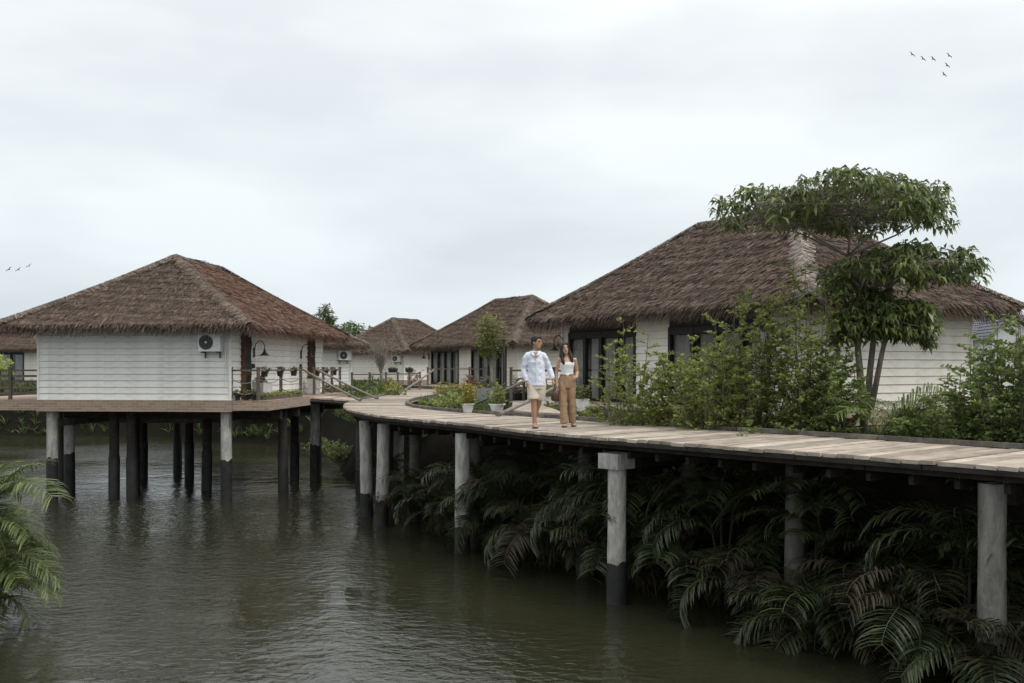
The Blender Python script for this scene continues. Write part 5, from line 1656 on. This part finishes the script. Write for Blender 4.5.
    s2.tube([(-0.065, 0, 0.86), (-0.062, -0.035, 0.70), (-0.045, -0.065, 0.535)], [0.105, 0.105, 0.108], 14)
    s2.tube([(0.105, 0, 0.86), (0.098, 0.02, 0.70), (0.085, 0.055, 0.535)], [0.105, 0.105, 0.105], 14)
    fleshed(s2, 'shorts', M['shorts'], root, 0.011, 0.025, 3)
    for a, t_ in (((-0.022, -0.01, 0.085), (0.012, -0.19, 0.022)),):
        sn = MB()
        sn.box((-0.004, -0.085, -0.002), (0.095, 0.27, 0.016), Matrix.Rotation(R(-10), 3, 'Z'))
        so = sn.build('sandal', M['sandal'], root)
        MB().tube([(-0.05, -0.12, 0.0), (0.0, -0.12, 0.052), (0.05, -0.13, 0.0)], 0.011, 6).build('strap', M['sandal'], so)
man()

def woman():
    root = thing('person', W(567, 426.2, DECK_Z + 0.012), 0, 'woman with long dark hair in white top and tan wide trousers', 'person')
    Mh = Matrix.Translation((-0.045, -0.02, 1.535)) @ Matrix.Rotation(R(-8), 4, 'Y') @ Matrix.Rotation(R(12), 4, 'Z') @ Matrix.Scale(0.94, 4)
    b_ = MB()
    hm = xf(head_mb(), Mh)
    b_.add(hm.v, hm.f)
    b_.tube([(0, 0.02, 1.33), (-0.01, 0.012, 1.41), (-0.035, 0.0, 1.49)], [0.055, 0.043, 0.044], 12)
    b_.tube([(0, 0, 0.86), (0, 0, 0.98), (0, 0, 1.08), (0, -0.01, 1.21), (0, 0.005, 1.31), (0, 0.012, 1.36)], [(0.15, 0.10), (0.13, 0.09), (0.112, 0.082), (0.135, 0.105), (0.15, 0.075), (0.06, 0.05)], 16)
    arms = [((-0.155, 0.0, 1.315), (-0.205, 0.03, 1.06), (-0.205, -0.03, 0.83)), ((0.155, 0, 1.315), (0.205, 0.06, 1.07), (0.185, -0.10, 0.955))]
    for k, (sh, el, wr) in enumerate(arms):
        b_.tube([(sh[0] * 0.5, sh[1], sh[2]), sh, tuple((Vector(sh) + Vector(el)) / 2), el, tuple((Vector(el) + Vector(wr)) / 2), wr], [0.05, 0.045, 0.038, 0.032, 0.030, 0.021], 10)
    hand(b_, arms[0][2], (0.02, -0.03, -0.2), (0, -1, 0), 0.92, 1.1, (1, 0, 0))
    hand(b_, arms[1][2], (-0.06, -0.14, 0.02), (0, 0, 1), 0.92, 0.7, (-1, 0, 0))
    b_.tube([(-0.075, 0, 0.88), (-0.072, -0.05, 0.5), (-0.055, -0.09, 0.09)], [0.08, 0.05, 0.032], 10)
    foot(b_, (-0.055, -0.09, 0.09), (-0.065, -0.25, 0.026))
    b_.tube([(0.075, 0, 0.88), (0.095, 0.0, 0.5), (0.12, 0.10, 0.10)], [0.08, 0.05, 0.032], 10)
    foot(b_, (0.12, 0.10, 0.10), (0.155, -0.05, 0.026))
    fleshed(b_, 'body', M['skin_w'], root, 0.0075, 0, 3)
    face_bits(root, Mh)
    hr = MB()
    hr.tube([(0, 0.045, -0.06), (0, 0.04, 0.0), (0, 0.022, 0.06), (0, 0.012, 0.10), (0, 0.006, 0.132), (0, 0.006, 0.146)], [(0.078, 0.066), (0.086, 0.084), (0.088, 0.102), (0.078, 0.10), (0.052, 0.07), (0.015, 0.02)], 16)
    hr.tube([(0, 0.06, 0.0), (0, 0.085, -0.12), (0.0, 0.10, -0.24), (0.0, 0.09, -0.36)], [(0.09, 0.05), (0.11, 0.05), (0.12, 0.045), (0.08, 0.03)], 12)
    for s_ in (-1, 1):
        hr.tube([(s_ * 0.03, -0.06, 0.10), (s_ * 0.072, -0.045, 0.05), (s_ * 0.082, -0.02, -0.05), (s_ * 0.095, -0.04, -0.16), (s_ * 0.10, -0.075, -0.27), (s_ * 0.085, -0.085, -0.34)], [0.026, 0.030, 0.032, 0.040, 0.038, 0.012], 10)
    xf(hr, Mh)
    fleshed(hr, 'hair', M['hair'], root, 0.008, 0.022, 1)
    tp = MB()
    tp.tube([(0, -0.004, 0.985), (0, -0.004, 1.06), (0, -0.006, 1.13), (0, -0.012, 1.215), (0, -0.008, 1.255)], [(0.132, 0.095), (0.122, 0.092), (0.128, 0.102), (0.146, 0.122), (0.150, 0.106)], 20)
    tp.tube([(0.0, -0.075, 1.02), (0.01, -0.085, 0.965)], [0.05, 0.018], 8)
    fleshed(tp, 'top', M['top'], root, 0.009, 0.012, 2)
    tr = MB()
    tr.tube([(0, 0, 0.76), (0, 0, 0.88), (0, 0, 0.97), (0, 0, 1.035)], [(0.17, 0.125), (0.172, 0.122), (0.150, 0.108), (0.130, 0.098)], 18)
    tr.tube([(-0.075, 0, 0.84), (-0.078, -0.03, 0.62), (-0.075, -0.06, 0.42), (-0.066, -0.085, 0.22), (-0.058, -0.10, 0.055)], [(0.092, 0.115), (0.084, 0.105), (0.078, 0.10), (0.078, 0.10), (0.080, 0.105)], 14)
    tr.tube([(0.078, 0, 0.84), (0.088, 0.0, 0.62), (0.096, 0.01, 0.42), (0.106, 0.05, 0.24), (0.110, 0.09, 0.07)], [(0.092, 0.115), (0.084, 0.105), (0.076, 0.10), (0.074, 0.10), (0.076, 0.10)], 14)
    fleshed(tr, 'trousers', M['trousers'], root, 0.010, 0.026, 2)
    MB().tube([(0.13 * math.cos(a * math.pi / 12), -0.002 + 0.099 * math.sin(a * math.pi / 12), 1.012) for a in range(25)], 0.012, 6, False).build('waistband', M['trousers'], root)
    for (x, y, rz) in ((-0.06, -0.16, 4), (0.135, 0.03, -12)):
        so = MB().box((x, y, 0.006), (0.085, 0.235, 0.016), Matrix.Rotation(R(rz), 3, 'Z')).build('sandal', M['sandal'], root)
        MB().tube([(x - 0.045, y - 0.04, 0.01), (x, y - 0.04, 0.055), (x + 0.045, y - 0.04, 0.01)], 0.010, 6).build('strap', M['sandal'], so)
    # bag held in the hand is a thing of its own
    bl_ = Vector(root.location) + Vector((-0.215, -0.055, 0.50))
    bag = thing('handbag', bl_, R(12), 'dark brown handbag hanging from the woman hand', 'handbag')
    bm_ = MB()
    bm_.tube([(0, 0, 0.0), (0, 0, 0.03), (0, 0, 0.13), (0, 0, 0.195), (0, 0, 0.20)], [(0.085, 0.035), (0.105, 0.05), (0.10, 0.045), (0.085, 0.028), (0.07, 0.015)], 16)
    bm_.build('bag_body', M['leather'], bag, True)
    MB().tube([(-0.06, 0, 0.18), (-0.045, 0, 0.24), (0, 0, 0.265), (0.045, 0, 0.24), (0.06, 0, 0.18)], 0.008, 6).build('handle', M['leather'], bag, True)
woman()

# ------------------------------------------------------------------ birds
M['feather'] = plain('dark_feather', (0.045, 0.045, 0.05), 0.8)
def bird_meshes():
    body = MB().tube([(0, -0.20, 0), (0, -0.14, 0.01), (0, 0, 0.0), (0, 0.14, 0.0), (0, 0.26, 0.0)], [0.006, 0.035, 0.055, 0.03, 0.012], 8).mesh('body', M['feather'], True)
    wings = []
    for s_ in (-1, 1):
        wings.append(MB().add([(s_ * 0.02, -0.07, 0.01), (s_ * 0.22, -0.10, 0.09), (s_ * 0.46, 0.0, 0.03), (s_ * 0.22, 0.04, 0.085), (s_ * 0.02, 0.08, 0.01),
                               (s_ * 0.02, -0.07, 0.025), (s_ * 0.22, -0.10, 0.10), (s_ * 0.22, 0.04, 0.095), (s_ * 0.02, 0.08, 0.025)],
                              [(0, 1, 3, 4), (1, 2, 3), (8, 7, 6, 5), (7, 2, 6)]).mesh('wing', M['feather']))
    return body, wings
BB, BW = bird_meshes()
flock = [(912, 54.5, 'right'), (922.8, 58.8, 'right'), (933, 59, 'right'), (949, 55.8, 'right'), (947, 65.5, 'right'), (944, 74.6, 'right'),
         (9, 269.5, 'left'), (18.5, 269.7, 'left'), (29, 266, 'left')]
bl_lab = ['leftmost bird of the flock of six in the upper right sky', 'second bird from the left in the flock of six', 'third bird from the left in the flock of six', 'upper bird of the right column of the flock of six', 'middle bird of the right column of the flock of six', 'lowest bird of the flock of six',
          'leftmost of three birds above the stilt hut roof', 'middle of three birds above the stilt hut roof', 'rightmost of three birds above the stilt hut roof']
for k, (px, py, side) in enumerate(flock):
    p = WD(px, py, 110 + 3 * (k % 3))
    rt = thing('bird', p, 0, bl_lab[k], 'bird', 'birds in flight')
    roll = R(42) if side == 'right' else R(-38)
    rt.rotation_euler = (R(10), roll, R(80 + 7 * k))
    rt.rotation_euler = (R(-6), roll, R(6 * (k % 3)))
    link('body', BB, rt)
    for w_ in BW: link('wing', w_, rt)
